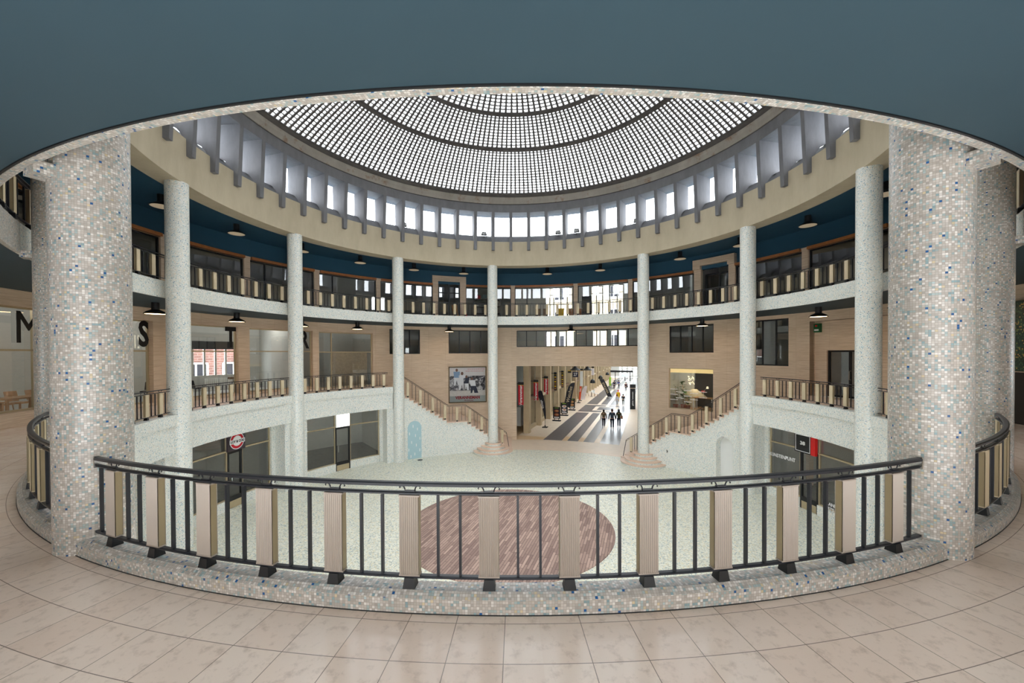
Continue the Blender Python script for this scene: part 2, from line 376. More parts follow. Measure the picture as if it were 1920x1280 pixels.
# ------------------------------------------------------------------ floors, slabs, ceilings
b = MB(); b.strip((0.01, ZG), (12.6, ZG), 0, 360, step=3); struct('floor', b, M['terrazzo'])
b = MB(); b.arc(11.98, 15.16, 52, 93.0, ZG - 0.1, ZG + 0.006); struct('floor', b, M['lightstone'])
b = MB()   # first gallery floor, open above the stairs and the passage
b.arc(11.7, 15.2, 127.4, 377.2, -0.22, 0.0); struct('floor', b, M['marble'])
b = MB(); b.arc(15.2, 20.5, 127.4, 250, -0.22, -0.01); b.arc(15.2, 20.5, -66, 27, -0.22, -0.01); b.arc(15.45, 20, 89, 127.4, 1.2, 1.45); b.arc(15.45, 20, 54, 89, 1.2, 1.45); b.arc(15.45, 20, 27, 54, 1.42, 1.6)
struct('floor', b, M['grey_wall'])
b = MB(); b.arc(12.04, 20.5, 0, 360, 4.066, 4.5); struct('ceiling', b, M['blue'])
b = MB(); b.arc(12.04, 20.5, 0, 360, 4.5, 4.62); struct('floor', b, M['marble'])
b = MB(); b.arc(11.9, 20.5, 0, 360, 8.15, 8.4); struct('ceiling', b, M['blue_deep'])
b = MB(); b.arc(11.8, 19, 127.6, 250, -1.2, -0.25); b.arc(11.8, 19, -66, 16.9, -1.2, -0.25); struct('ceiling', b, M['grey_wall'])
# second gallery mosaic band with soffit lip, all round; near arc in the shaded tile tone
b = MB(); pr_ = [(11.945, 4.05), (11.945, 4.62), (12.03, 4.62), (12.015, 4.05)]; b.ring(pr_, 218, 318); struct('trim_1', b, M['mosaic']); b = MB(); b.ring(pr_, -42, 218); struct('trim_15', b, M['mosaic_far'])
b = MB(); b.arc(12.017, 12.035, 0, 360, 4.056, 4.08); struct('trim_2', b, M['black'])  # thin black ring standing in for the shadow line at the ceiling edge
# ring beam under the clerestory
b = MB(); b.ring([(11.24, 7.9), (11.24, 9.46), (11.34, 9.50), (12.0, 9.50), (12.0, 7.9)], 0, 360); struct('trim_3', b, M['beam'])
# first gallery band: upper kerb and lower face, with the groove between
for k, (a0, a1) in enumerate(((128.9, 218.5), (-43.5, 15.9))):
    b = MB(); b.arc(11.40, 11.73, a0, a1, -0.24, 0.12); struct('trim_%d' % (4 + 2 * k), b, M['mosaic_far'])
    b = MB(); b.arc(11.47, 11.8, a0, a1, -1.18, -0.235); struct('trim_%d' % (5 + 2 * k), b, M['mosaic_far'])
b = MB(); b.ring([(11.55, -0.3), (11.55, 0.165), (11.685, 0.165), (11.735, 0.125), (11.735, -0.02), (11.735, -0.3)], 218.5, 316.5, step=0.75)
struct('trim_8', b, M['mosaic'])
b = MB(); b.arc(11.735, 11.741, 218.5, 316.5, 0, 0.006); struct('trim_9', b, M['black'])
# ------------------------------------------------------------------ columns
CL = {244.64: 'massive mosaic column in the left foreground, between the near railing and the left railing',
      187.0: 'daylit mosaic column just right of the left foreground column', 157.2: 'daylit mosaic column left of the glowing shop sign bay',
      127.0: 'slim daylit mosaic column at the top of the left stairs', 96.3: 'slim column standing on round steps at the foot of the left stairs',
      47.3: 'slim column standing on round steps at the foot of the right stairs', 17.4: 'daylit mosaic column at the top of the right stairs',
      -12.3: 'daylit mosaic column beside the right foreground column, right of the sign reading 38',
      -67.7: 'massive mosaic column in the right foreground, between the near railing and the right railing',
      217.5: 'narrow strip of mosaic column behind the left foreground column at the picture edge', -43.0: 'mosaic column half hidden behind the right foreground column'}
for th in COLS:
    t = thing('column', CL[th], 'column', pol(11.5, th, ZG), 0, 'mosaic columns around the rotunda')
    near = th in (244.64, -67.7, 217.5, -43.0)
    mb = MB(); mb.lathe([(0.329, 0), (0.329, 7.92 - ZG)], (0, 0, 0), 64)
    mb.build('shaft', M['mosaic'] if near else M['mosaic_far'], t, local=True)
    if near:
        mb = MB(); mb.box((0.36, 0, 4.04 - ZG), (0.2, 0.26, 0.13)); o = mb.build('corbel', M['mosaic'], t, local=True); o.rotation_euler = (0, 0, th * D2R)
# ------------------------------------------------------------------ clerestory fins
sec = [(11.26, 8.88), (11.06, 8.88), (10.93, 11.32), (12.12, 11.32), (12.12, 10.02), (11.86, 10.0), (11.60, 9.86), (11.42, 9.66), (11.30, 9.42)]
fin = MB(); hw = 0.095
A = [(r - 11.2, -hw, z - 8.88) for r, z in sec]; Bq = [(r - 11.2, hw, z - 8.88) for r, z in sec]
fin.face(A[::-1], [(p[0], p[2]) for p in A][::-1]); fin.face(Bq, [(p[0], p[2]) for p in Bq])
for i in range(len(sec)):
    j = (i + 1) % len(sec); fin.face([A[i], A[j], Bq[j], Bq[i]], [(0, 0), (1, 0), (1, 1), (0, 1)])
src = fin.build('concrete_fin', M['fin'])
first = True
for k in range(60):
    th = 90 + 6 * k + 0.1
    dl = (th - 270 + 180) % 360 - 180
    o = src if first else src.copy()
    if not first: C.objects.link(o)
    first = False
    o.location = pol(11.2, th, 8.88); o.rotation_euler = (0, 0, th * D2R)
    i = k if k <= 30 else k - 60
    lab = 'grey concrete fin behind the viewer, mirrored in upper windows, %s %s' % (ORD[int(abs(dl) // 6)], 'to the left' if dl < 0 else 'to the right') if abs(dl) < 62 else 'grey concrete fin straight ahead in the middle of the clerestory' if i == 0 else 'grey concrete fin under the dome, %s %s the middle fin' % (ORD[abs(i) - 1] if abs(i) <= 20 else 'far out', 'left of' if i > 0 else 'right of')
    tag(o, lab, 'concrete fin', 'concrete fins between the clerestory windows')
b = MB(); b.ring([(11.34, 9.50), (11.86, 10.0), (12.2, 10.0), (12.2, 9.3), (11.9, 9.3)], 0, 360); struct('trim_10', b, M['fin'])   # sloping sill
b = MB(); b.ring([(10.93, 11.30), (10.93, 11.79), (12.4, 11.79), (12.4, 11.44), (12.1, 11.44)], 0, 360); struct('trim_11', b, M['fin'])
b = MB(); b.ring([(10.90, 11.83), (10.86, 12.06), (10.80, 12.22), (11.3, 12.6), (12.4, 11.83)], 0, 360); struct('trim_12', b, M['cornice'])
b = MB(); b.ring([(10.96, 11.79), (10.96, 11.83), (12.3, 11.83), (12.3, 11.79)], 0, 360); struct('trim_13', b, M['black'])
b = MB(); b.strip((12.02, 9.9), (12.08, 11.5), 0, 360, step=3); struct('window_1', b, M['glass_clear'])
# ------------------------------------------------------------------ dome of glass blocks
dome = thing('glass_block_dome', 'shallow dome of small square glass blocks in a dark concrete grid', 'dome', (0, 0, 12.3))
RS, ZC = 20.0, -4.44
def dz(r): return ZC + math.sqrt(RS * RS - r * r)
def sph(r, th, off=0.0):
    p = pol(r, th, dz(r)); n = (p - Vector((0, 0, ZC))).normalized(); return p + n * off
bands = [(10.71, 8.07, 240, 16), (7.91, 5.99, 180, 11), (5.84, 3.18, 120, 14), (3.02, 1.2, 60, 9)]
g = MB()
def cellgrid(g, r0, r1, n, rows):
    for j in range(rows):
        ra = r0 + (r1 - r0) * j / rows; rb = r0 + (r1 - r0) * (j + 1) / rows
        ga, gb = ra + (rb - ra) * 0.10, rb - (rb - ra) * 0.10
        for i in range(n):
            t0 = 360 * i / n; t1 = 360 * (i + 1) / n
            w = (t1 - t0); hwd = min(0.36, 0.034 / (ra * D2R) / w + 0.05); ta, tb = t0 + w * hwd, t1 - w * hwd
            O = [(ra, t0), (ra, t1), (rb, t1), (rb, t0)]; I = [(ga, ta), (ga, tb), (gb, tb), (gb, ta)]
            base = len(g.v)
            for r, t in O: g.v.append(sph(r, t, -0.05))
            for r, t in I: g.v.append(sph(r, t, -0.05))
            for r, t in I: g.v.append(sph(r, t, 0.05))
            for r, t in O: g.v.append(sph(r, t, 0.05))
            for q in range(4):
                q2 = (q + 1) % 4
                for f in ((q, q2, 4 + q2, 4 + q), (4 + q, 4 + q2, 8 + q2, 8 + q), (8 + q, 8 + q2, 12 + q2, 12 + q)):
                    g.f.append(tuple(base + x for x in f)); g.uv.append([(0, 0)] * 4); g.sm.append(False); g.mi.append(0)
for r0, r1, n, rows in bands: cellgrid(g, r0, r1, n, rows)
g.build('block_grid', M['grid'], dome)
for r0, r1 in ((10.95, 10.70), (8.07, 7.91), (5.99, 5.84), (3.18, 3.02)):
    g = MB(); g.ring([(r0, dz(r0) - 0.1), (r1, dz(r1) - 0.1), (r1, dz(r1) + 0.1), (r0, dz(r0) + 0.1)], 0, 360, step=2); g.build('ring_rib', M['grid'], dome)
g = MB(); g.lathe([(1.22, dz(1.2) - 0.06), (0.0, dz(0) - 0.06)], (0, 0, 0), 48); g.build('crown_disc', M['grid'], dome)
g = MB(); N = 120
P = [[sph(r, 360 * i / N, 0.0) for r in (10.8, 9.5, 8, 6.5, 5, 3.5, 2, 1)] for i in range(N + 1)]
g.grid(P); g.build('glass', M['dome_glass'], dome)
# floodlights on the sill
fl = MB(); fl.box((0, 0, 0.24), (0.30, 0.12, 0.24)); fl.box((0, 0.0, 0.05), (0.3, 0.05, 0.03)); fl.box((0, 0.0, 0.02), (0.06, 0.06, 0.06)); fl.box((-0.165, 0, 0.15), (0.03, 0.04, 0.22)); fl.box((0.165, 0, 0.15), (0.03, 0.04, 0.22))
fs = None
for th, w in ((149.0, 'seen through the fins high on the left'), (124.6, 'left of the middle fins'), (98.9, 'just left of the middle fins'), (74.6, 'left of the pair right of centre'), (68.6, 'right of the pair right of centre'), (49.8, 'right of the slim right-hand column'), (25.8, 'high on the right between fins')):
    t = thing('floodlight', 'small dark floodlight on the clerestory sill, ' + w, 'floodlight', pol(11.72, th, 9.87), th - 90, 'floodlights on the clerestory sill')
    if fs is None:
        fs = fl.build('housing', M['black'], t, local=True); q = MB(); q.box((0, -0.065, 0.24), (0.24, 0.01, 0.18)); fq = q.build('lens', M['chrome'], t, local=True)
    else: inst(fs, t, (0, 0, 0)); inst(fq, t, (0, 0, 0))

# ------------------------------------------------------------------ railings
def panel_mesh(h, w=0.164, d=0.055, flutes=9):
    m = MB(); n = flutes * 2; xs = [-w / 2 + w * i / n for i in range(n + 1)]
    for side, y in ((-1, -d / 2), (1, d / 2)):
        P = [[(xs[i], y - side * (-0.0 if i % 2 else -0.007), z) for z in (0, h)] for i in range(n + 1)]
        m.grid(P, None, False, 0)
    for x in (-w / 2, w / 2): m.face([(x, -d / 2, 0), (x, d / 2, 0), (x, d / 2, h), (x, -d / 2, h)], None, False, 1)
    m.box((0, 0, h + 0.004), (w + 0.012, d + 0.012, 0.012), mi=0); m.box((0, 0, 0.0), (w + 0.012, d + 0.012, 0.012), mi=0)
    return m
PROTO = {}
def protos():
    PROTO['panel'] = panel_mesh(0.66).build('fluted_panel', [M['panel'], M['panel_side']])
    PROTO['panel_far'] = panel_mesh(0.66, flutes=5).build('fluted_panel', [M['panel_far'], M['panel_side']])
    PROTO['panel_tall'] = panel_mesh(0.86, flutes=5).build('fluted_panel', [M['panel_far'], M['panel_side']])
    m = MB(); m.box((0, 0, 0.335), (0.02, 0.03, 0.67)); PROTO['bar'] = m.build('baluster', M['iron'])
    m = MB(); m.box((0, 0, 0.47), (0.02, 0.03, 0.94)); PROTO['bar_tall'] = m.build('baluster', M['iron'])
    m = MB(); m.box((0, 0, -0.045), (0.105, 0.10, 0.09), taper=0.76); PROTO['foot'] = m.build('foot_block', M['black'])
    m = MB()
    for s in (-1, 1):
        path = [(s * 0.040, 0, 0.0), (s * 0.044, 0, 0.018), (s * 0.052, 0, 0.036), (s * 0.066, 0, 0.047), (s * 0.082, 0, 0.044), (s * 0.09, 0, 0.03), (s * 0.084, 0, 0.024)]
        m.tube(path, 0.006, 6)
    m.box((0, 0, 0.004), (0.09, 0.03, 0.008)); PROTO['bracket'] = m.build('scroll_bracket', M['iron'])
protos()
USED = set()
def use(kind, parent, loc, rz, rx=0.0):
    s = PROTO[kind]
    if kind not in USED:
        USED.add(kind); s.parent = parent; s.location = loc; s.rotation_euler = (rx, 0, rz * D2R); return s
    return inst(s, parent, loc, rz, rx)
def railing(label, R, zk, a0, a1, ths, near=False, group='balcony railings around the rotunda'):
    mid = pol(R, (a0 + a1) / 2, zk); t = thing('balcony_railing', label, 'railing', mid, 0, group)
    step = 0.5 if near else 1.5
    def rail(nm, z, w, h, mat, rnd=False):
        m = MB(); m.ring([(R - w / 2, z - h / 2), (R - w / 2 * 1.0, z + h * 0.2), (R - w * 0.3, z + h / 2), (R + w * 0.3, z + h / 2), (R + w / 2, z + h * 0.2), (R + w / 2, z - h / 2)], a0, a1, step=step); m.build(nm, mat, t)
    rail('handrail', zk + 0.865, 0.062, 0.03, M['iron']); rail('top_rail', zk + 0.79, 0.05, 0.02, M['iron']); rail('bottom_rail', zk + 0.09, 0.055, 0.018, M['iron'])
    for th in ths:
        p = pol(R, th) - mid
        use('panel' if near else 'panel_far', t, (p.x, p.y, zk + 0.105 - mid.z), th - 90)
        use('foot', t, (p.x, p.y, zk + 0.085 - mid.z), th - 90)
        use('bracket', t, (p.x, p.y, zk + 0.80 - mid.z), th - 90)
    pitch = (ths[1] - ths[0]) if len(ths) > 1 else 3.29
    allb = []
    for i in range(len(ths) - 1): allb += [ths[i] + pitch * 0.36, ths[i] + pitch * 0.64]
    for q in (ths[0] - pitch * 0.36, ths[0] - pitch * 0.64, ths[-1] + pitch * 0.36, ths[-1] + pitch * 0.64):
        if a0 + 0.3 < q < a1 - 0.3: allb.append(q)
    for th in allb:
        p = pol(R, th) - mid; use('bar', t, (p.x, p.y, zk + 0.10 - mid.z), th - 90)
    if near:
        for a in (a0, a1):
            for z, h in ((zk + 0.83, 0.12), (zk + 0.08, 0.05)):
                m = MB(); m.box(pol(R - 0.02, a, z), (0.02, 0.10, h), a - 90); m.build('wall_plate', M['chrome'], t)
    return t
def spread(a, b_, n):
    c = (a + b_) / 2; return [c + 3.29 * (i - (n - 1) / 2) for i in range(n)]
railing('dark iron railing across the foreground with thirteen taupe fluted panels', 11.63, 0.165, 246.75, 289.75, [268.04 + 3.29 * (i - 6) for i in range(13)], True)
RB = [(217.5, 244.64, 'curving away left of the foreground', 0), (187.0, 217.5, 'mostly behind the left foreground column', 1), (157.2, 187.0, 'in front of the letter T window', 1), (128.6, 157.2, 'on the first gallery left of the left stairs', 1),
      (-12.3, 16.0, 'on the first gallery right of the right stairs', 1), (-43, -12.3, 'on the first gallery between two right-hand columns', 1), (-67.7, -43, 'curving away right of the foreground', 0)]
for a, c, w, far in RB:
    n = 8 if (c - a) > 27.5 else 7
    railing('iron balcony railing with cream panels, ' + w, 11.60, 0.12 if far else 0.165, a + 1.6, c - 1.6, spread(a, c, n))
RB2 = [(217.5, 244.64, 'at the far upper left edge'), (187, 217.5, 'behind the left foreground column'), (157.2, 187, 'left of the third column'), (127, 157.2, 'between the two columns above the glowing shop sign'), (96.3, 127, 'above the left stairs'), (47.3, 96.3, 'in the middle above the passage'),
       (17.4, 47.3, 'above the right stairs'), (-12.3, 17.4, 'right of the right stairs column'), (-43, -12.3, 'between the right-hand columns'), (-67.7, -43, 'at the far upper right edge')]
for a, c, w in RB2:
    n = 13 if c - a > 40 else (9 if c - a > 29 else 8)
    railing('upper gallery railing with cream panels ' + w, 11.965, 4.62, a, c, spread(a, c, n), False, 'upper gallery railings')

# ------------------------------------------------------------------ stairs
def staircase(side):
    # list of (theta_start, theta_end, z) treads from the top down
    L = side == 'left'; s = -1 if L else 1
    treads = []; th = 127.7 if L else 17.1; z = 0.0; w = 1.325
    st = th + s * 0.0
    z = -0.02
    edge = th + s * w; k = 0
    e = 124.79 if L else 20.19; z = -0.41; top = e - s * w
    treads.append((top - s * w, top, -0.23)); prev = top
    for i in range(11):
        treads.append((prev, prev + s * w, z)); prev += s * w; z -= 0.176
    end = 104.75 if L else 39.65
    treads.append((prev, end, z - 0.0)); zl = z; prev = end; z -= 0.176
    i = 0
    while z > ZG + 0.08:
        treads.append((prev, prev + s * w, z)); prev += s * w; z -= 0.176
    nm = 'curved staircase on the %s descending to the rotunda floor, pink treads on a mosaic wall' % side
    t = thing('curved_staircase', nm, 'staircase', pol(13, 110 if L else 34, ZG), 0)
    for a, c, zz in treads:
        m = MB(); m.arc(11.5, 15.14, min(a, c + s * 0.16), max(a, c + s * 0.16), zz - 0.05, zz); m.build('tread', M['tread'], t)
    # side wall (follows the treads), with the arched niche in the right one
    m = MB(); R0, R1 = 11.6, 11.75
    cuts = sorted(set([round(v, 3) for a, c, zz in treads for v in (a, c)]))
    arch = (26.35, 21.75, -2.12) if not L else None
    allc = list(cuts)
    if arch:
        allc += [21.75 + (26.35 - 21.75) * i / 24 for i in range(25)]
    allc = sorted(set(allc))
    for a, c in zip(allc, allc[1:]):
        mid = (a + c) / 2
        zt = [zz for p, q, zz in treads if min(p, q) <= mid <= max(p, q)]
        if not zt: continue
        zt = zt[0] - 0.05; lo = ZG
        if arch and 21.75 < mid < 26.35:
            def az(v):
                x = (v - 24.05) / 2.3; return arch[2] - 0.46 + 0.46 * math.sqrt(max(0, 1 - x * x))
            la, lc = az(a), az(c)
            m.grid([[pol(R0, a, la), pol(R0, a, zt)], [pol(R0, c, lc), pol(R0, c, zt)]], [[(R0 * a * D2R, la), (R0 * a * D2R, zt)], [(R0 * c * D2R, lc), (R0 * c * D2R, zt)]])
            m.grid([[pol(R0, a, la), pol(R0 + 0.4, a, la)], [pol(R0, c, lc), pol(R0 + 0.4, c, lc)]], [[(R0 * a * D2R, 0), (R0 * a * D2R, 0.4)], [(R0 * c * D2R, 0), (R0 * c * D2R, 0.4)]])
        else:
            m.strip((R0, lo), (R0, zt), a, c)
    if arch:
        for a in (21.75, 26.35): m.face([pol(R0, a, ZG), pol(R0 + 0.4, a, ZG), pol(R0 + 0.4, a, -2.5), pol(R0, a, -2.5)], [(0, 0), (0.4, 0), (0.4, 2), (0, 2)])
    m.build('side_wall', M['mosaic_far'], t)
    m = MB()     # solid carriage behind the wall, stepped
    for a, c, zz in treads:
        if L or not (min(a, c) < 26.4 and max(a, c) > 21.7): m.arc(11.75, 15.13, min(a, c), max(a, c), ZG, zz - 0.05)
        else: m.arc(12.05, 15.13, min(a, c), max(a, c), ZG, zz - 0.05)
    m.build('carriage', M['mosaic_far'], t)
    # round steps about the column
    cc = pol(11.5, 96.3 if L else 47.3, 0)
    for i, r in enumerate((1.33, 1.08, 0.81, 0.55)):
        m = MB(); m.cyl((cc.x, cc.y, 0), r - 0.03, ZG + 0.16 * i, ZG + 0.16 * (i + 1) - 0.05, 64); m.build('round_riser', M['mosaic_far'], t)
        m = MB(); m.cyl((cc.x, cc.y, 0), r, ZG + 0.16 * (i + 1) - 0.05, ZG + 0.16 * (i + 1), 64); m.build('round_tread', M['tread'], t)
    # railing
    rt = thing('stair_railing', 'sloping iron railing with cream panels on the %s stairs' % side, 'railing', pol(11.56, 110 if L else 34, ZG), 0, 'stair railings')
    o = rt.location
    hz = [(127.2, 0.98), (125.4, 0.73), (111.0, -1.27), (105.3, -1.29), (91.86, -3.2), (91.0, -4.2)] if L else [(17.5, 0.98), (20.07, 0.6), (34.0, -1.32), (38.9, -1.32), (52.75, -3.22), (53.7, -4.25)]
    def zat(th):
        for (a, za), (c, zc) in zip(hz, hz[1:]):
            if min(a, c) <= th <= max(a, c): return za + (zc - za) * (th - a) / (c - a)
        return hz[-1][1]
    n = 60; t0, t1 = hz[0][0], hz[-1][0]; ths = sorted(set([t0 + (t1 - t0) * i / n for i in range(n + 1)] + [h[0] for h in hz]), reverse=L)
    RR = 11.56
    m = MB(); m.tube([pol(RR, a, zat(a)) for a in ths], 0.024, 8, flat=0.7); m.build('handrail', M['iron'], rt)
    t2 = [a for a in ths if (a > 91.8 if L else a < 52.8)]
    m = MB(); m.tube([pol(RR, a, zat(a) - 0.075) for a in t2], 0.016, 6, flat=0.7); m.build('top_rail', M['iron'], rt)
    def zstep(th):
        for p, q, zz in treads:
            if min(p, q) <= th <= max(p, q): return zz
        return ZG + 0.64
    ps = [124.05 - 3.97 * i for i in range(4)] + [108.2] + [104.0 - 3.97 * i for i in range(3)] + [93.2] if L else [20.9 + 3.97 * i for i in range(4)] + [36.7] + [40.4 + 3.97 * i for i in range(3)] + [51.2]
    for i, th in enumerate(ps):
        zs = zstep(th) if i < len(ps) - 1 else ZG + 0.5
        p = pol(RR, th)
        use('panel_tall', rt, (p.x - o.x, p.y - o.y, zs + 0.07 - o.z), th - 90); use('foot', rt, (p.x - o.x, p.y - o.y, zs + 0.09 - o.z), th - 90)
    for i in range(len(ps) - 1):
        d = ps[i + 1] - ps[i]
        for f in (0.36, 0.64):
            th = ps[i] + d * f; p = pol(RR, th); use('bar_tall', rt, (p.x - o.x, p.y - o.y, zat(th) - 1.01 - o.z), th - 90)
    return t
staircase('left'); staircase('right')
# arched blue panel (left) and arched white door (right)
def arched(name, label, cat, a0, a1, ztop, R, mat, marks=False):
    mid = (a0 + a1) / 2; w = abs(a1 - a0) * D2R * R; t = thing(name, label, cat, pol(R, mid, ZG), mid - 90)
    h = ztop - ZG; pts = [(-w / 2, 0.01), (w / 2, 0.01)] + [(w / 2 * math.cos(i * math.pi / 16), h - w / 2 + w / 2 * math.sin(i * math.pi / 16)) for i in range(17)]
    m = MB(); m.prism(pts, ident, -0.03, 0.02); m.build('leaf', mat, t, local=True)
    if marks:
        random.seed(3)
        for x, z in ((-0.1, 1.95), (0.18, 1.75), (-0.33, 1.5), (0.05, 1.35), (0.33, 1.15), (-0.2, 0.95), (0.1, 0.75), (-0.38, 0.5), (0.32, 0.42), (0.0, 0.2), (-0.25, 0.08)):
            m = MB(); m.box((x, -0.035, z + 0.1), (0.045, 0.01, 0.17)); m.build('white_mark', M['white'], t, local=True)
    else:
        m = MB(); m.tube([(0.32, -0.04, 1.0), (0.32, -0.09, 1.0), (0.32, -0.09, 1.12), (0.32, -0.04, 1.12)], 0.012, 6); m.build('handle', M['chrome'], t, local=True)
    return t
arched('arched_door', 'pale blue arched door with short white dashes in the left stair wall', 'door', 124.05, 119.75, -2.1, 11.6, M['blue_door'], True)
arched('arched_door', 'white arched door set in a niche of the right stair wall', 'door', 21.75, 26.35, -2.12, 11.98, M['white'])
t = thing('wall_bracket', 'small dark bracket on the right stair wall near the round steps', 'bracket', pol(11.58, 40.2, -3.55), -49.8)
m = MB(); m.tube([(0, 0, 0), (0, -0.1, 0), (0.05, -0.12, 0.08), (0, -0.12, 0.13)], 0.02, 6); m.build('hook', M['black'], t, local=True)
# round timber deck
b = MB(); b.cyl((-0.235, 0.096, 0), 3.94, ZG, ZG + 0.03, 96); tag(b.build('wooden_deck', M['deck']), 'large round deck of brown planks in the middle of the rotunda floor', 'deck')
t = thing('floor_drain', 'small dark drain cover on the terrazzo by the blue arched door', 'drain', pol(11.1, 121, ZG))
m = MB(); m.cyl((0, 0, 0), 0.16, 0, 0.012, 24); m.build('cover', M['black'], t, local=True)

# ------------------------------------------------------------------ curved walls with openings
def arc_wall(name, R, a0, a1, z0, z1, openings, mat, thick=0.3, step=1.5):
    A = {round(a0, 3), round(a1, 3)}; Z = {z0, z1}
    for p, q, u, v in openings: A |= {round(p, 3), round(q, 3)}; Z |= {u, v}
    A = sorted(a for a in A if a0 - 1e-6 <= a <= a1 + 1e-6); Z = sorted(z for z in Z if z0 <= z <= z1)
    def hole(i, j):
        if i < 0 or j < 0 or i >= len(A) - 1 or j >= len(Z) - 1: return None
        a = (A[i] + A[i + 1]) / 2; z = (Z[j] + Z[j + 1]) / 2
        return any(p < a < q and u < z < v for p, q, u, v in openings)
    m = MB()
    for i in range(len(A) - 1):
        for j in range(len(Z) - 1):
            if hole(i, j): continue
            a, c, z, w = A[i], A[i + 1], Z[j], Z[j + 1]
            m.strip((R, z), (R, w), a, c, step=step); m.strip((R + thick, z), (R + thick, w), a, c, step=step)
            if hole(i - 1, j) is not False: m.face([pol(R, a, z), pol(R + thick, a, z), pol(R + thick, a, w), pol(R, a, w)], [(0, z), (thick, z), (thick, w), (0, w)])
            if hole(i + 1, j) is not False: m.face([pol(R, c, z), pol(R + thick, c, z), pol(R + thick, c, w), pol(R, c, w)], [(0, z), (thick, z), (thick, w), (0, w)])
            if hole(i, j - 1) is not False: m.strip((R, z), (R + thick, z), a, c, step=step)
            if hole(i, j + 1) is not False: m.strip((R, w), (R + thick, w), a, c, step=step)
    return struct(name, m, mat)
OPL = [(128.3, 141.45, -0.02, 3.5), (142.9, 156.4, 0.12, 3.52), (158.6, 171.4, 0.12, 3.53), (173.5, 186.4, 0.12, 3.55), (188.5, 201.4, 0.42, 3.6), (203.4, 216.4, 0.42, 3.6), (218.4, 231.4, 0.42, 3.6)]
arc_wall('wall_left', 15.15, 127.0, 248, -0.25, 4.16, OPL, M['travertine'])
OPC = [(115.8, 123.95, 2.1, 3.84), (95.7, 107.85, 2.12, 3.85), (54.5, 88.4, 2.59, 3.84), (36.1, 46.62, 2.11, 3.86), (20.35, 28.6, 1.39, 3.87), (54.5, 88.5, ZG, 1.13), (36.2, 46.78, -1.54, 1.1)]
arc_wall('wall_back', 15.15, 16.4, 127.0, ZG, 4.16, OPC, M['travertine'])
arc_wall('wall_right', 15.5, -16, 16.4, -0.25, 3.6, [(7.1, 14.3, -0.02, 2.19), (-8.0, 4.0, 0.99, 2.23)], M['travertine'])
arc_wall('wall_right.001', 15.15, -66, 16.4, 3.6, 4.16, [], M['travertine'])
arc_wall('wall_right.002', 15.15, -66, -16, -0.25, 3.6, [(-40, -16.8, -0.02, 3.3)], M['travertine'])
b = MB(); b.face([pol(15.15, 16.4, -0.25), pol(15.55, 16.4, -0.25), pol(15.55, 16.4, 3.6), pol(15.15, 16.4, 3.6)], [(0, 0), (0.4, 0), (0.4, 3.8), (0, 3.8)])
b.strip((15.15, 3.6), (15.55, 3.6), -16, 16.4); struct('trim_14', b, M['travertine'])
arc_wall('wall_front_unseen', 17.5, 248, 294.2, -0.05, 4.16, [(255, 260.5, 0.4, 3.2), (267, 272, 0.4, 3.2), (279, 284, 0.4, 3.2)], M['travertine'])  # unseen wall behind the camera, added to dim the near columns
# upper gallery walls: travertine piers with openings in between
piers = [(156.5, 157.7), (141.5, 142.7), (126.4, 127.5), (88.9, 90.0), (70.9, 72.0), (55.9, 57.0), (16.3, 17.5), (1.4, 2.6), (-13.8, -12.4), (171.5, 172.6), (186.4, 187.6), (201.5, 202.6), (216.4, 217.6), (-28.6, -27.4), (-43.6, -42.4)]
OP2 = []
edges = sorted([(a % 360, c % 360) for a, c in piers] + [(103.0, 112.3), (31.0, 40.4)])
ed = edges + [(edges[0][0] + 360, edges[0][1] + 360)]
for (a, c), (p, q) in zip(ed, ed[1:]): OP2.append((c, p, 4.62, 7.1))
OP2 = [(p, q, u, v) if q - p < 30 else (p, min(q, p + 28), u, v) for p, q, u, v in OP2]
UP = OP2 + [(104.6, 110.8, 4.62, 7.4), (32.5, 38.8, 4.62, 7.45)]
def norm_open(L, lo):
    out = []
    for p, q, u, v in L:
        while p < lo - 1e-6: p += 360; q += 360
        while p >= lo + 360 - 1e-6: p -= 360; q -= 360
        out.append((p, q, u, v))
    return out
arc_wall('wall_back.001', 15.0, 1.0, 361.0, 4.62, 7.24, norm_open(UP, 1.0), M['travertine'], 0.25)
arc_wall('wall_back.002', 15.0, 102.9, 112.4, 7.24, 7.82, norm_open([(104.6, 110.8, 7.0, 7.42)], 1.0), M['travertine'], 0.25)
arc_wall('wall_back.003', 14.85, 30.9, 40.5, 7.24, 7.82, norm_open([(32.5, 38.8, 7.0, 7.45)], 1.0), M['travertine'], 0.4)
b = MB(); b.arc(15.12, 15.4, 0, 360, 7.24, 8.2, step=3); struct('wall_back.004', b, M['blue_deep'])
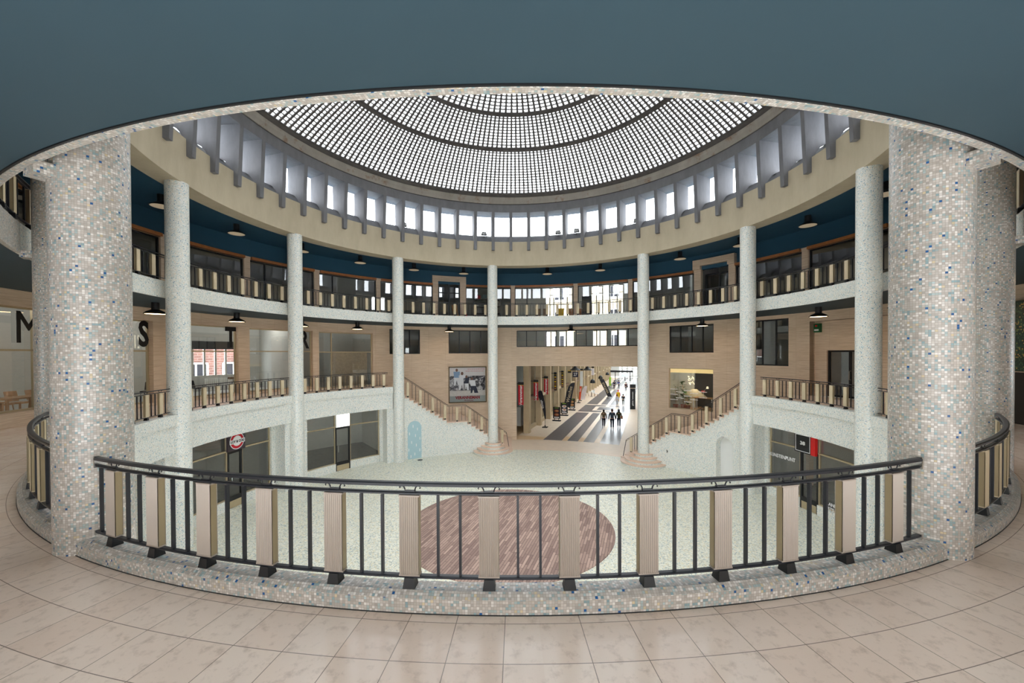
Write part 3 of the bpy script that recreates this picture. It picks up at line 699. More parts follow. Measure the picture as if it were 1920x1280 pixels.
# ------------------------------------------------------------------ curved glazed units
WN = [1]
def glazed(label_kind, R, a0, a1, z0, z1, mull=(), trans=(), frame=None, glass=None, fw=0.06, depth=0.08, kind='window', door=None):
    WN[0] += 1
    frame = frame or M['black']; glass = glass or M['glass']
    t = bpy.data.objects.new('%s_%d' % (kind, WN[0]), None); C.objects.link(t); loc = pol(R, (a0 + a1) / 2, z0); t.location = loc
    INV[t.name] = Matrix.Translation(loc).inverted(); t['kind'] = 'structure'
    w = fw / (R * D2R); m = MB()
    lo, hi = min(a0, a1), max(a0, a1)
    for z, zz in ((z0, z0 + fw), (z1 - fw, z1)): m.arc(R, R + depth, lo, hi, z, zz)
    for a in [lo, hi - w] + [x - w / 2 for x in mull]: m.arc(R, R + depth, a, a + w, z0 + fw, z1 - fw)
    m.build('frame', frame, t)
    for z in trans:
        m = MB(); m.arc(R - 0.02, R + depth, lo, hi, z - 0.03, z + 0.03); m.build('transom', frame if frame is not M['black'] else M['black'], t)
    ed = [lo] + sorted(mull) + [hi]; zs = [z0] + sorted(trans) + [z1]
    for p, q in zip(ed, ed[1:]):
        for u, v in zip(zs, zs[1:]):
            m = MB(); m.strip((R + depth / 2, u + 0.02), (R + depth / 2, v - 0.02), p + w / 2, q - w / 2); m.build('pane', glass, t)
    return t
for a, c, z0, z1 in OPL[:1]: glazed('', 15.36, a, c, z0, z1, (138.2,), (2.24,), M['brass'])
for a, c, z0, z1 in OPL[1:]: glazed('', 15.36, a, c, z0, z1, (a + 3.4,) if a in (142.9, 173.5) else (), (2.28,), M['brass'])
glazed('', 15.22, 115.8, 123.95, 2.1, 3.84, (118.55, 121.3))
glazed('', 15.22, 95.7, 107.85, 2.12, 3.85, (98.7, 101.8, 104.8))
glazed('', 15.22, 54.5, 88.4, 2.59, 3.84, [54.5 + 33.9 * i / 12 for i in range(1, 12)])
glazed('', 15.22, 36.1, 46.62, 2.11, 3.86, (38.7, 41.3, 44.0))
glazed('', 15.22, 20.35, 28.6, 1.39, 3.87, (23.0, 25.7), glass=M['glass_dark'])
glazed('', 15.26, 36.2, 46.78, -1.54, 1.1, (), (), M['brass'], fw=0.04)
glazed('', 15.58, 7.1, 14.3, 0.0, 2.19, (10.7,), (), kind='door', fw=0.08)
glazed('', 15.58, -8.0, 4.0, 0.99, 2.23, (0.0, -4.0))
glazed('', 15.36, -40, -30.1, 0.02, 3.3, (-35,), (2.3,))
b = MB(); b.tube([pol(15.52, 10.35, 0.85), pol(15.43, 10.35, 0.85), pol(15.43, 10.35, 1.25), pol(15.52, 10.35, 1.25)], 0.02, 6); tag(b.build('door_handle', M['chrome']), 'steel pull handle on the double glass door of the right gallery', 'handle')
for p, q, u, v in OP2:
    dark = (q <= 41) or (112 < p < 127)
    mid = p + 3.2
    dcase = round(p) in (90, 57, 143)
    if 89.9 < p < 103: glazed('', 15.1, p, q, 4.64, 7.08, (96.5,))
    elif 142 < p < 143 or 127 < p < 128: glazed('', 15.1, p, q, 4.64, 7.08, (q - 3.3,))
    elif 71 < p < 73: glazed('', 15.1, p, q, 4.64, 7.08, (q - 3.5,))
    else: glazed('', 15.1, p, q, 4.64, 7.08, (), (), glass=M['glass_dark'] if dark else M['glass'])
    b = MB(); b.arc(14.86, 15.02, p + 0.1, q - 0.1, 7.09, 7.23); WN[0] += 1; struct('trim_%d' % (20 + WN[0]), b, M['wood_rail'])
# doors in L2: black-framed
glazed('', 15.12, 104.6, 110.8, 4.62, 7.4, (107.7,), (6.6,), kind='door', glass=M['glass_dark'], fw=0.1)
glazed('', 15.6, 32.5, 38.8, 4.62, 7.0, (35.6,), (), kind='door', glass=M['glass_dark'], fw=0.1)

# ------------------------------------------------------------------ rooms behind the glass: partitions, back walls with windows
def backwall(name, R, a0, a1, z0, z1, wins, mat=None): arc_wall(name, R, a0, a1, z0, z1, wins, mat or M['grey_wall'], 0.2, 3)
backwall('wall_left.001', 19.8, 127, 250, -0.2, 4.16, [(150, 157, 0.8, 2.85), (222, 230, 1.0, 3.0)])
backwall('wall_back.005', 19.8, 27, 127, 1.2, 4.16, [(61.3, 65.2, 1.8, 4.05), (65.8, 69.6, 1.8, 4.05), (73.9, 77.9, 1.8, 4.05), (78.3, 81.3, 1.8, 4.05)])
backwall('wall_right.003', 19.8, -66, 27, -0.2, 4.16, [(-35, -25, 1, 3)])
backwall('wall_back.006', 19.5, 1, 361, 4.6, 8.16, [(61.8, 69.8, 5.0, 7.75), (74.2, 81.2, 5.0, 7.75), (121, 124, 5.6, 6.6)])
backwall('wall_left.002', 18.4, 95, 250, ZG, -1.2, [])
backwall('wall_right.004', 18.4, -66, 52, ZG, -1.2, [])
k = 0
for a in (127.7, 146.0, 200.0, 217.4):
    k += 1; b = MB(); b.arc(15.45 if a != 146.0 else 16.2, 19.8, a - 0.3, a + 0.3, -0.1, 4.15); struct('wall_left.%03d' % (10 + k), b, M['grey_wall'])
for a in (54.0, 88.9, 94.8, 109.0, 125.0, 34.5, 48.0, 27.0):
    k += 1; b = MB(); b.arc(15.45, 19.8, a - 0.3, a + 0.3, 1.2 if 30 < a < 126 else -0.1, 4.15); struct('wall_back.%03d' % (10 + k), b, M['grey_wall'])
for a in (89.4, 102.0, 113.0, 142.1, 172.0, 41.5, 30.5, 57.2, 2.0, 201.0):
    k += 1; b = MB(); b.arc(15.25 if a != 102.0 else 17.5, 19.5, a - 0.3, a + 0.3, 4.62, 8.14); struct('wall_back.%03d' % (10 + k), b, M['white'])
for a in (127, 157, 187, 217, 17.4, -12.3, -43):
    k += 1; b = MB(); b.arc(12.5, 18.4, a - 0.4, a + 0.4, ZG, -1.2); struct('wall_back.%03d' % (10 + k), b, M['grey_wall'])
b = MB(); b.arc(12.5, 18.4, 126.8, 250, ZG, ZG + 0.01, step=3); b.arc(12.5, 18.4, -66, 17.6, ZG, ZG + 0.01, step=3); struct('floor', b, M['dark_room'])
# window bars of the outer windows
def outer_bars(R, a0, a1, z0, z1, ms, ts, mat):
    glazed('', R, a0, a1, z0, z1, ms, ts, mat, M['glass_clear'], 0.09, 0.1)
outer_bars(19.55, 61.8, 69.8, 5.0, 7.75, (63.4, 65.2, 66.9, 68.4), (7.1, 6.3), M['grey_wall']); outer_bars(19.55, 74.2, 81.2, 5.0, 7.75, (75.6, 77.2, 79.0, 80.0), (7.1, 6.3), M['grey_wall'])
outer_bars(19.85, 150, 157, 0.8, 2.85, (151.8, 153.4, 155.1), (), M['grey_wall'])
for a, c in ((61.3, 65.2), (65.8, 69.6), (73.9, 77.9), (78.3, 81.3)): outer_bars(19.85, a, c, 1.8, 4.05, ((a + c) / 2,), (), M['white'])
# ------------------------------------------------------------------ ground-floor shopfronts
def shopfront(a0, a1, door, sign, R=12.28):
    # a0 < a1: clear between the pier flanks
    zt = -1.2
    for a, s in ((a0, 1), (a1, -1)):
        b = MB(); b.arc(11.55, R + 0.3, min(a - s * 2.2, a), max(a - s * 2.2, a), ZG, zt); WN[0] += 1; struct('wall_left.%03d' % (100 + WN[0]) if a > 90 else 'wall_right.%03d' % (100 + WN[0]), b, M['mosaic_far'])
        b = MB(); b.arc(R - 0.1, R + 0.2, min(a, a + s * 0.9), max(a, a + s * 0.9), ZG, zt); WN[0] += 1; struct('trim_%d' % (100 + WN[0]), b, M['mosaic_far'])
    p, q = a0 + 0.9, a1 - 0.9; d0, d1 = door
    for u, v in ((p, d0), (d1, q)):
        b = MB(); b.arc(R - 0.06, R + 0.16, u, v, ZG, ZG + 0.42); WN[0] += 1; struct('trim_%d' % (100 + WN[0]), b, M['mosaic_far'])
        glazed('', R, u, v, ZG + 0.42, zt, (), (-1.98,), M['brass'], M['glass'], 0.045)
    WN[0] += 1
    t = bpy.data.objects.new('door_%d' % WN[0], None); C.objects.link(t); loc = pol(R, (d0 + d1) / 2, ZG); t.location = loc; INV[t.name] = Matrix.Translation(loc).inverted(); t['kind'] = 'structure'
    w = 0.35; m = MB()
    for u, v in ((d0, d0 + w), (d1 - w, d1)): m.arc(R - 0.02, R + 0.08, u, v, ZG, -2.0)
    m.arc(R - 0.02, R + 0.08, d0, d1, -2.12, -2.0); m.arc(R - 0.02, R + 0.08, d0, d1, ZG + 0.32, ZG + 0.5); m.build('frame', M['black'], t)
    m = MB(); m.arc(R - 0.03, R + 0.05, d0 + w, d1 - w, ZG + 0.02, ZG + 0.32); m.build('kick_plate', M['brass'], t)
    m = MB(); m.strip((R + 0.02, ZG + 0.5), (R + 0.02, -2.12), d0 + w, d1 - w); m.build('pane', M['glass'], t)
    m = MB(); h = d1 - 0.6; m.tube([pol(R - 0.02, h, -3.4), pol(R - 0.1, h, -3.4), pol(R - 0.1, h, -3.0), pol(R - 0.02, h, -3.0)], 0.018, 6); m.build('handle', M['chrome'], t)
shopfront(160.2, 184.0, (167.9, 171.3), None)
shopfront(130.6, 154.1, (139.9, 144.0), None)
shopfront(-9.2, 15.9, (3.85, 7.85), None)
shopfront(190.2, 214.0, (198, 202), None)
shopfront(-40, -15.4, (-30, -26), None)
# shop signs above the doors
t = thing('shop_sign', 'dark square shop sign with round red and white badge on the left', 'sign', pol(12.2, 169.6, -2.0), 79.6)
m = MB(); m.box((0, 0, 0.4), (0.86, 0.1, 0.8)); m.build('board', plain('aubergine_board', srgb(62, 52, 58), 0.5, 0.3, vary=0), t, local=True)
def disc(t, nm, r, y, mat, cz=0.4, r_in=0.0, n=40):
    m = MB(); P = [[(r * math.cos(2 * math.pi * i / n), y, cz + r * math.sin(2 * math.pi * i / n)), (r_in * math.cos(2 * math.pi * i / n), y, cz + r_in * math.sin(2 * math.pi * i / n))] for i in range(n + 1)]
    m.grid(P, None, False)
    P2 = [[(r * math.cos(2 * math.pi * i / n), y, cz + r * math.sin(2 * math.pi * i / n)), (r * math.cos(2 * math.pi * i / n), y + 0.006, cz + r * math.sin(2 * math.pi * i / n))] for i in range(n + 1)]
    m.grid(P2, None, False); return m.build(nm, mat, t, local=True)
disc(t, 'badge_rim', 0.36, -0.054, M['white_txt']); disc(t, 'badge_ring', 0.33, -0.058, M['red']); disc(t, 'badge_centre', 0.22, -0.062, M['white_txt'])
m = MB(); m.prism([(-0.2, 0.40), (0.2, 0.40), (0.05, 0.62), (-0.05, 0.62)], ident, -0.07, -0.064); m.build('badge_emblem', M['white_txt'], t, local=True)
m = MB(); m.box((0, -0.07, 0.38), (0.76, 0.012, 0.17)); m.build('badge_band', M['white_txt'], t, local=True)
letters('badge_lettering', 'LOY & COLI', 0.15, M['black_txt'], t, (0, -0.08, 0.38), 0, 0.85, 0.004)
t = thing('lit_sign', 'blank glowing white light box above the shop door left of centre', 'sign', pol(12.22, 142.1, -2.0), 52.1)
m = MB(); m.box((0, 0, 0.38), (0.82, 0.12, 0.76)); m.build('housing', M['white'], t, local=True)
m = MB(); m.box((0, -0.065, 0.38), (0.76, 0.01, 0.70)); m.build('diffuser', emit('lit_opal_panel', (1, 1, 0.97), 1.6), t, local=True)
t = thing('shop_sign', 'black square shop sign numbered 38 with a red strip on the right', 'sign', pol(12.2, 6.77, -2.1), -83.23)
m = MB(); m.box((0, 0, 0.4), (0.80, 0.1, 0.80)); m.build('board', M['black'], t, local=True)
m = MB()
for x, z, w, h in ((-0.34, 0.4, 0.02, 0.68), (0.34, 0.4, 0.02, 0.68), (0, 0.74, 0.70, 0.02), (0, 0.06, 0.70, 0.02)): m.box((x, -0.054, z), (w, 0.008, h))
m.build('white_border', M['white_txt'], t, local=True)
letters('number', '38', 0.2, M['white_txt'], t, (0, -0.06, 0.4), 0, 1.2, 0.008)
m = MB(); m.box((0.50, -0.01, 0.4), (0.2, 0.12, 0.80)); m.build('red_strip', M['red_bright'], t, local=True)
def wall_text(label, body, size, R, th, z, mat=None, sx=1.0, bold=0.0, cat='lettering', align='CENTER'):
    t = thing('window_lettering', label, cat, pol(R, th, z), th - 90)
    letters('letters', body, size, mat or M['white_txt'], t, (0, 0, 0), 0, sx, bold, align=align); return t
wall_text('one white word high on the shop window left of the sign 38', 'KUNSTENPUNT', 0.22, 12.17, 11.7, -2.54, sx=0.84, bold=0.003)
wall_text('two lines of white lettering low on the shop window right of the sign 38', 'FLANDERS\nARTS INSTITUTE', 0.18, 12.2, 2.0, -3.88, bold=0.003, align='LEFT')
# big letters on the first gallery windows
for ch, th, lab in (('M', 189.35, 'M at the left picture edge'), ('S', 174.35, 'S right of the left foreground column'), ('T', 159.6, 'T on the third gallery window'), ('R', 144.55, 'R half hidden by a column')):
    t = thing('window_letter', 'tall black condensed letter %s' % lab, 'letter', pol(15.33, th, 2.93), th - 90, 'tall black letters on the gallery windows')
    letters('letter', ch, 1.42, M['black_txt'], t, (0, 0, 0), 0, 0.62 if ch != 'M' else 0.78, 0.045 if ch != 'M' else 0.0, depth=0.01)

# ------------------------------------------------------------------ lamps
def lamp(zc, R, th, label, kind, group):
    t = thing('ceiling_lamp', label, 'lamp', pol(R, th, zc), 0, group); k = 'lamp_' + kind
    if k not in PROTO:
        m = MB(); m.cyl((0, 0, 0), 0.12, -0.32, 0.0, 24); PROTO[k + 'a'] = m.build('stem', M['black'], t, local=True)
        m = MB()
        if kind == 'flat': m.lathe([(0.12, -0.28), (0.20, -0.33), (0.355, -0.42), (0.355, -0.445), (0.33, -0.445)], (0, 0, 0), 40)
        else: m.lathe([(0.12, -0.26), (0.18, -0.29), (0.28, -0.34), (0.345, -0.41), (0.345, -0.43), (0.325, -0.43)], (0, 0, 0), 40)
        PROTO[k + 'b'] = m.build('shade', M['black'], t, local=True)
        m = MB(); z = -0.44 if kind == 'flat' else -0.415; m.lathe([(0.33, z), (0.0, z - 0.015)], (0, 0, 0), 40); PROTO[k + 'c'] = m.build('diffuser', M['cream_disc'] if kind == 'flat' else M['warm_disc'], t, local=True)
        PROTO[k] = 1
    else:
        for q in 'abc': inst(PROTO[k + q], t, (0, 0, 0))
LAMP_W = 16
for th, w in ((179.3, 'beside the left foreground column'), (164.4, 'between the second and third columns'), (149.4, 'partly behind the third column'), (134.4, 'left of the left stairs column'), (119.3, 'right of the left stairs column'), (104.5, 'left of the middle-left column'),
              (78.9, 'right of the middle-left column'), (63.0, 'left of the middle-right column'), (40.7, 'right of the middle-right column'), (25.7, 'touching the right stairs column'), (10.8, 'right of the right stairs column'), (-4.1, 'beside the right foreground column')):
    lamp(8.15, 13.3, th, 'black disc lamp on the upper blue ceiling, ' + w, 'flat', 'upper ceiling lamps')
for th, w in ((180.1, 'above the window with letter S'), (164.2, 'above the window with letter T'), (149.4, 'behind the third column'), (135.1, 'left of the left stairs'), (108.9, 'above the poster wall'), (71.8, 'in the middle above the strip window'), (35.2, 'above the right stair window'), (9.0, 'above the green box'), (-6, 'beyond the right gallery column'), (214, 'near the left picture edge'), (-35, 'near the right picture edge')):
    lamp(4.066, 13.4, th, 'black dish lamp on the lower blue ceiling, ' + w, 'dish', 'lower ceiling lamps')

# ------------------------------------------------------------------ shopping passage beyond the opening (axis 70.3 degrees)
GS, GT = Vector((0.3371, 0.9415, 0)), Vector((0.9415, -0.3371, 0)); GRZ = -19.7
def G(s, t, z=ZG): return GS * s + GT * t + Vector((0, 0, z))
b = MB()
def gq(s0, s1, t0, t1, mi, z=ZG + 0.004): b.face([G(s0, t0, z), G(s0, t1, z), G(s1, t1, z), G(s1, t0, z)], [(0, 0), (1, 0), (1, 1), (0, 1)], False, mi)
gq(13.9, 15.9, -5.1, -2.8, 2); gq(15.9, 95, -5.1, -2.8, 0); gq(14.0, 95, 2.8, 5.1, 0); gq(13.6, 95, -6.6, -5.1, 2); gq(14.6, 95, 5.1, 5.4, 0)
def stripes(s0, s1, near=False):
    ts = [-2.8, -1.4, -1.0, -0.2, 0.2, 1.0, 1.4, 2.8]
    for i in range(7): gq(s0, s1, ts[i], ts[i + 1], 1 if i % 2 == 0 else (2 if near else 0))
stripes(14.0, 16.6, True); stripes(16.6, 29.6)  # first stretch takes the lamp-lit stone tone
for base in (29.6, 58.0):
    gq(base, base + 0.6, -2.8, 2.8, 0); s0 = base + 0.6; s1 = base + 6.7
    gq(s0, s0 + 1.3, -2.8, -0.2, 1); gq(s0, s0 + 1.3, -0.2, 0.2, 0); gq(s0, s0 + 1.3, 0.2, 2.8, 1)
    a, c = s0 + 1.3, s1 - 1.2
    gq(a, c, -2.8, -1.35, 1); gq(a, c, 1.35, 2.8, 1); gq(a, a + 0.45, -1.35, 1.35, 0); gq(c - 0.45, c, -1.35, 1.35, 0)
    gq(a + 0.45, c - 0.45, -1.35, -0.9, 0); gq(a + 0.45, c - 0.45, 0.9, 1.35, 0); gq(a + 0.45, c - 0.45, -0.9, 0.9, 1)
    gq(c, s1, -2.8, -0.2, 1); gq(c, s1, -0.2, 0.2, 0); gq(c, s1, 0.2, 2.8, 1); gq(s1, s1 + 0.7, -2.8, 2.8, 0)
    stripes(s1 + 0.7, 58.0 if base < 50 else 95)
tag(b.build('floor', [M['lightstone'], M['darkstone'], M['lamplit_stone']]), kind='structure')
def gbox(m, s, t, z, ds, dt, dz_, mi=0): m.box(G(s, t, z), (dt, ds, dz_), GRZ, mi)
# walls behind the shopfronts, roof slabs, end wall
for nm, sg in (('wall_left', -1), ('wall_right', 1)):
    b = MB(); gbox(b, 56.5, -6.6 if sg < 0 else 5.35, -1.5, 85.6 if sg < 0 else 83.6, 0.2, 6.0); struct(nm + '.300', b, M['grey_wall'])
    b = MB(); gbox(b, 57.3, sg * 4.1, 1.65, 83, 5.3, 0.25); struct('ceiling', b, M['white'])
b = MB(); gbox(b, 95.2, 0, 0.4, 0.2, 13.2, 2.2); gbox(b, 95.2, -4.6, -2.6, 0.2, 4.0, 4.0); gbox(b, 95.2, 4.6, -2.6, 0.2, 4.0, 4.0)
for tt_ in (-1.9, -0.6, 0.7, 2.0): gbox(b, 95.2, tt_, -2.6, 0.2, 0.5, 4.0)
gbox(b, 95.2, 0, -2.2, 0.2, 5, 0.3); gbox(b, 95.2, 0, -4.2, 0.2, 5, 0.6); gbox(b, 99, 0, -2.0, 0.2, 14, 8); struct('wall_back.300', b, M['white'])
b = MB(); gbox(b, 56.3, 0, 1.80, 81, 3.2, 0.05); struct('ceiling', b, M['dome_glass'])
PW = []; s = 17.1
while s < 92: PW.append(s); s += 3.65
for i, s in enumerate(PW):
    for sg in (-1, 1):
        if sg > 0 and s < 30: continue
        WN[0] += 1; b = MB(); gbox(b, s, sg * 4.72, -1.47, 0.5, 0.5, 6.0); struct('trim_%d' % (300 + WN[0]), b, M['pilaster'])
        if sg < 0 or s > 30:
            WN[0] += 1; t = bpy.data.objects.new('window_%d' % WN[0], None); C.objects.link(t); t.location = G(s + 1.82, sg * 4.9); INV[t.name] = Matrix.Translation(t.location).inverted(); t['kind'] = 'structure'
            m = MB(); gbox(m, s + 1.82, sg * 4.98, ZG + 0.15, 3.1, 0.25, 0.3); m.build('plinth', M['pilaster'], t)
            m = MB(); gbox(m, s + 1.82, sg * 4.78, -1.75, 3.1, 0.35, 0.22); gbox(m, s + 1.82, sg * 4.98, 1.5, 3.1, 0.1, 0.12); gbox(m, s + 1.82, sg * 4.98, -3.0, 0.07, 0.08, 2.6); m.build('frame', M['pilaster'] if i % 2 else M['carton'], t)
            m = MB(); gbox(m, s + 1.82, sg * 5.0, -3.0, 3.1, 0.02, 2.6); m.build('pane', M['glass_dark'], t)
            m = MB(); gbox(m, s + 1.82, sg * 5.0, -0.1, 3.1, 0.02, 3.1); m.build('pane', M['glass'], t)
            if i < 12:
                m = MB(); gbox(m, s + 1.82, sg * 5.7, -3.3, 2.2, 0.4, 1.6); m.build('display', M['carton'] if i % 3 else M['grey_wall'], t)
def banner(name, label, s, t0, t1, z0, z1, mat, txt=None, tsize=0.3, tmat=None, cap=True, roll=90, group=None, cat='banner', sx=1.0, th=0.05):
    t = thing(name, label, cat, G(s, (t0 + t1) / 2, z0), GRZ, group); w = t1 - t0; h = z1 - z0
    m = MB(); m.box((0, 0, h / 2), (w, th, h)); m.build('board', mat, t, local=True)
    if cap:
        m = MB(); m.box((0, 0, h + 0.14), (w * 1.05, th + 0.04, 0.24)); m.build('bracket_box', M['black'], t, local=True)
        m = MB(); m.box((0, -0.01, h + 0.02), (w * 1.05, th + 0.05, 0.03)); m.build('gold_strip', M['yellow'], t, local=True)
        m = MB(); m.box((-w * 0.5 - 0.2, 0, h + 0.14), (0.5, 0.04, 0.05)); m.build('wall_arm', M['black'], t, local=True)
    if txt: letters('lettering', txt, tsize, tmat or M['white_txt'], t, (0, -th / 2 - 0.006, h / 2), 0, sx, 0.006, roll)
    return t

HG = 'red hanging signs in the passage'
banner('hanging_banner', 'red hanging sign with white lettering nearest the passage entrance', 15.5, -4.95, -4.53, -1.96, -0.42, M['red'], 'Veranneman', 0.32)
banner('hanging_banner', 'red hanging sign with white lettering, second into the passage', 19.2, -4.74, -4.35, -2.0, -0.47, M['red'], 'Veranneman', 0.32)
banner('hanging_banner', 'red hanging sign with white lettering, third into the passage', 22.8, -4.75, -4.36, -1.85, -0.37, M['red'], 'Veranneman', 0.3)
for i, (s, lab) in enumerate(((26.4, 'narrow dark hanging sign just beyond the three red signs'), (30.0, 'narrow dark hanging sign, second beyond the red signs'))):
    t = banner('hanging_banner', lab, s, -4.6, -4.32, -1.8, -0.15, M['black'])
    m = MB()
    for k in range(6): m.box((0, -0.03, 0.2 + k * 0.24), (0.16, 0.01, 0.13), mi=k % 2)
    m.build('gold_marks', [M['wood_rail'], M['yellow']], t, local=True)
m = MB(); t = thing('wall_sign', 'black and yellow bracket sign further along the left wall of the passage', 'sign', G(33.6, -4.33, -0.32), GRZ); m.box((0, 0, 0.16), (0.42, 0.06, 0.3)); m.build('board', M['black'], t, local=True)
m = MB(); m.box((0, -0.035, 0.26), (0.42, 0.01, 0.07)); m.build('yellow_edge', M['yellow'], t, local=True)
t = thing('number_sign', 'square dark blue sign with white number 27 hanging in the passage', 'sign', G(36, -4.04, -0.97), GRZ)
m = MB(); m.box((0, 0, 0.34), (0.70, 0.08, 0.68)); m.build('board', plain('navy_board', srgb(34, 34, 62), 0.4, 0.4, vary=0), t, local=True)
letters('number', '27', 0.55, M['white_txt'], t, (0, -0.05, 0.34), 0, 0.85, 0.012)
m = MB(); m.tube([(0, 0, 0.68), (0, 0, 1.6)], 0.02, 6); m.build('drop_rod', M['black'], t, local=True)
banner('hanging_banner', 'tall pale hanging sign right beside the number 27 sign', 37, -3.62, -3.25, -2.2, -0.2, M['white'], None)
banner('hanging_banner', 'pale narrow hanging sign with red and yellow top, deep in the passage', 50, -3.92, -3.5, -1.46, -0.35, M['flag_white'], None)
# feather flags
def feather(label, s, t, pts, mat, txt=None, tpos=None, tsize=0.3, lean=0.0, tmat=None, base=True):
    o = thing('feather_flag', label, 'flag', G(s, t), GRZ)
    m = MB(); n = 14; P = []
    def at(f): 
        k = f * (len(pts) - 1); i = min(int(k), len(pts) - 2); q = k - i
        a, c = pts[i], pts[i + 1]; return [a[j] + (c[j] - a[j]) * q for j in range(3)]
    for i in range(n + 1):
        z, x0, x1 = at(i / n); P.append([(x0, 0, z), (x0 + (x1 - x0) * 0.5, 0.05 * math.sin(i), z), (x1, 0.02, z)])
    m.grid(P, None, True); P2 = [[(p[0], p[1] + 0.012, p[2]) for p in r] for r in P]; m.grid(P2, None, True); m.build('sail', mat, o, local=True)
    m = MB(); m.tube([(pts[0][1], 0, 0.05)] + [(p[1], 0, p[0]) for p in pts], 0.018, 6); m.build('pole', M['black'], o, local=True)
    if base: m = MB(); m.box((pts[0][1], 0, 0.03), (0.45, 0.45, 0.06)); m.cyl((pts[0][1], 0, 0), 0.05, 0.06, 0.2, 12); m.build('base', M['black'], o, local=True)
    if txt: letters('lettering', txt, tsize, tmat or M['white_txt'], o, (tpos[0], -0.07, tpos[1]), 0, 1.0, 0.004, tpos[2])
    return o
feather('black feather flag on a pole nearest the passage entrance', 19.8, -3.92, [(0.75, 0.03, 0.1), (1.4, -0.12, 0.1), (2.1, -0.32, 0.03), (2.7, -0.55, -0.1), (3.1, -0.62, -0.2), (3.25, -0.45, -0.3)], M['charcoal'], 'Vintage', (-0.22, 2.05, 107), 0.26)
feather('large black feather flag with pale handwriting behind the food boards', 28.3, -3.75, [(0.7, -0.2, 0.5), (1.5, -0.05, 0.62), (2.3, 0.1, 0.78), (2.9, 0.3, 0.92), (3.3, 0.6, 0.98), (3.38, 0.85, 0.95)], M['charcoal'], 'Watches', (0.42, 2.1, 78), 0.5, tmat=M['panel_far'])
feather('white feather flag beside the orange one in the passage', 40.3, -3.85, [(0.15, -0.3, 0.35), (0.9, -0.2, 0.45), (1.6, 0.0, 0.6), (2.05, 0.3, 0.66)], M['flag_white'])
feather('tall narrow orange red feather flag in the passage', 37.9, -3.82, [(0.4, -0.13, 0.1), (1.4, -0.05, 0.2), (2.4, 0.02, 0.28), (3.2, 0.2, 0.3)], M['orange'], 'Open', (0.08, 1.7, 84), 0.2)
feather('black and cream slanting banner standing mid passage', 44.6, -1.0, [(0.2, 0.15, 0.75), (1.0, -0.2, 0.4), (1.9, -0.65, 0.0), (2.75, -1.05, -0.4)], M['charcoal'], 'VINTAGE', (-0.15, 1.5, 116), 0.42, tmat=M['panel_far'])
feather('lime green feather flag far down the passage', 64, -2.3, [(0.2, -0.15, 0.2), (1.0, -0.2, 0.2), (1.9, -0.1, 0.25)], M['lime'])
# food boards
ab = None
for s, t_, lab, c in ((23.35, -3.64, 'nearest pavement board with pictures of dishes on a black background', 'terracotta'), (26.8, -3.6, 'middle pavement board of the three, with pale food pictures', 'flag_white'), (30.9, -3.56, 'farthest pavement board of the three, with a golden dish', 'wood')):
    o = thing('pavement_board', lab, 'board', G(s, t_), GRZ)
    m = MB(); m.box((0, 0, 0.05), (0.8, 0.35, 0.1)); m.box((-0.2, 0, 0.16), (0.05, 0.05, 0.2)); m.box((0.2, 0, 0.16), (0.05, 0.05, 0.2)); m.build('base', M['charcoal'], o, local=True)
    m = MB(); m.box((0, 0, 0.8), (0.72, 0.06, 1.12)); m.build('frame', M['black'], o, local=True)
    m = MB(); random.seed(int(s * 10))
    for k in range(2):
        P = [(0.24 * math.cos(i * math.pi / 6), 0.14 * math.sin(i * math.pi / 6) + 0.62 + 0.36 * k) for i in range(12)]; m.prism(P, ident, -0.045, -0.032)
        P = [(0.15 * math.cos(i * math.pi / 4) + 0.03, 0.08 * math.sin(i * math.pi / 4) + 0.64 + 0.36 * k) for i in range(8)]; m.prism(P, ident, -0.05, -0.034, 1)
    m.build('dish_picture', [M[c], M['wood']], o, local=True)
    m = MB(); m.box((0, -0.036, 1.27), (0.4, 0.01, 0.05)); m.box((0, -0.036, 0.36), (0.5, 0.01, 0.08), mi=1); m.build('text_bar', [M['lime'], M['white_txt']], o, local=True)
# totem on the right
t = thing('totem_sign', 'tall black totem sign with white vertical lettering at the right side of the passage', 'sign', G(33.8, 3.02), GRZ)
m = MB(); m.box((0, 0, 1.22), (0.60, 0.25, 2.4)); m.build('panel', M['black'], t, local=True)
m = MB(); m.box((0, 0, 2.7), (0.66, 0.3, 0.42)); m.build('top_box', M['black'], t, local=True); m = MB(); m.box((0, 0, 2.46), (0.66, 0.32, 0.06)); m.build('copper_band', M['tread'], t, local=True)
letters('lettering', 'galerie / ravenstein', 0.25, M['white_txt'], t, (0, -0.135, 1.25), 0, 0.85, 0.003, 90)
# passage lamps
pl = {}
def plamp(label, s, t_, z, kind, group):
    o = thing('pendant_lamp', label, 'lamp', G(s, t_, z), 0, group)
    if kind not in pl:
        m = MB()
        if kind == 'dome': m.lathe([(0.0, 0.52), (0.12, 0.5), (0.25, 0.38), (0.32, 0.2), (0.34, 0.0), (0.32, 0.0)], (0, 0, 0), 24)
        else: m.lathe([(0.1, 0.55), (0.14, 0.35), (0.3, 0.2), (0.55, 0.03), (0.55, 0.0), (0.5, 0.0)], (0, 0, 0), 24)
        a = m.build('shade', M['black'], o, local=True); m = MB(); m.tube([(0, 0, 0.5), (0, 0, 3.0)], 0.012, 6); pl[kind] = (a, m.build('cord', M['black'], o, local=True))
    else:
        for q in pl[kind]: inst(q, o, (0, 0, 0))
plamp('black dome lamp hanging low, nearest of three deep in the passage', 38, -2.14, -1.83, 'dome', 'dome lamps'); plamp('black dome lamp hanging low, second of three deep in the passage', 48, -2.27, -1.9, 'dome', 'dome lamps'); plamp('black dome lamp hanging low, farthest of three deep in the passage', 58, -2.2, -1.87, 'dome', 'dome lamps')
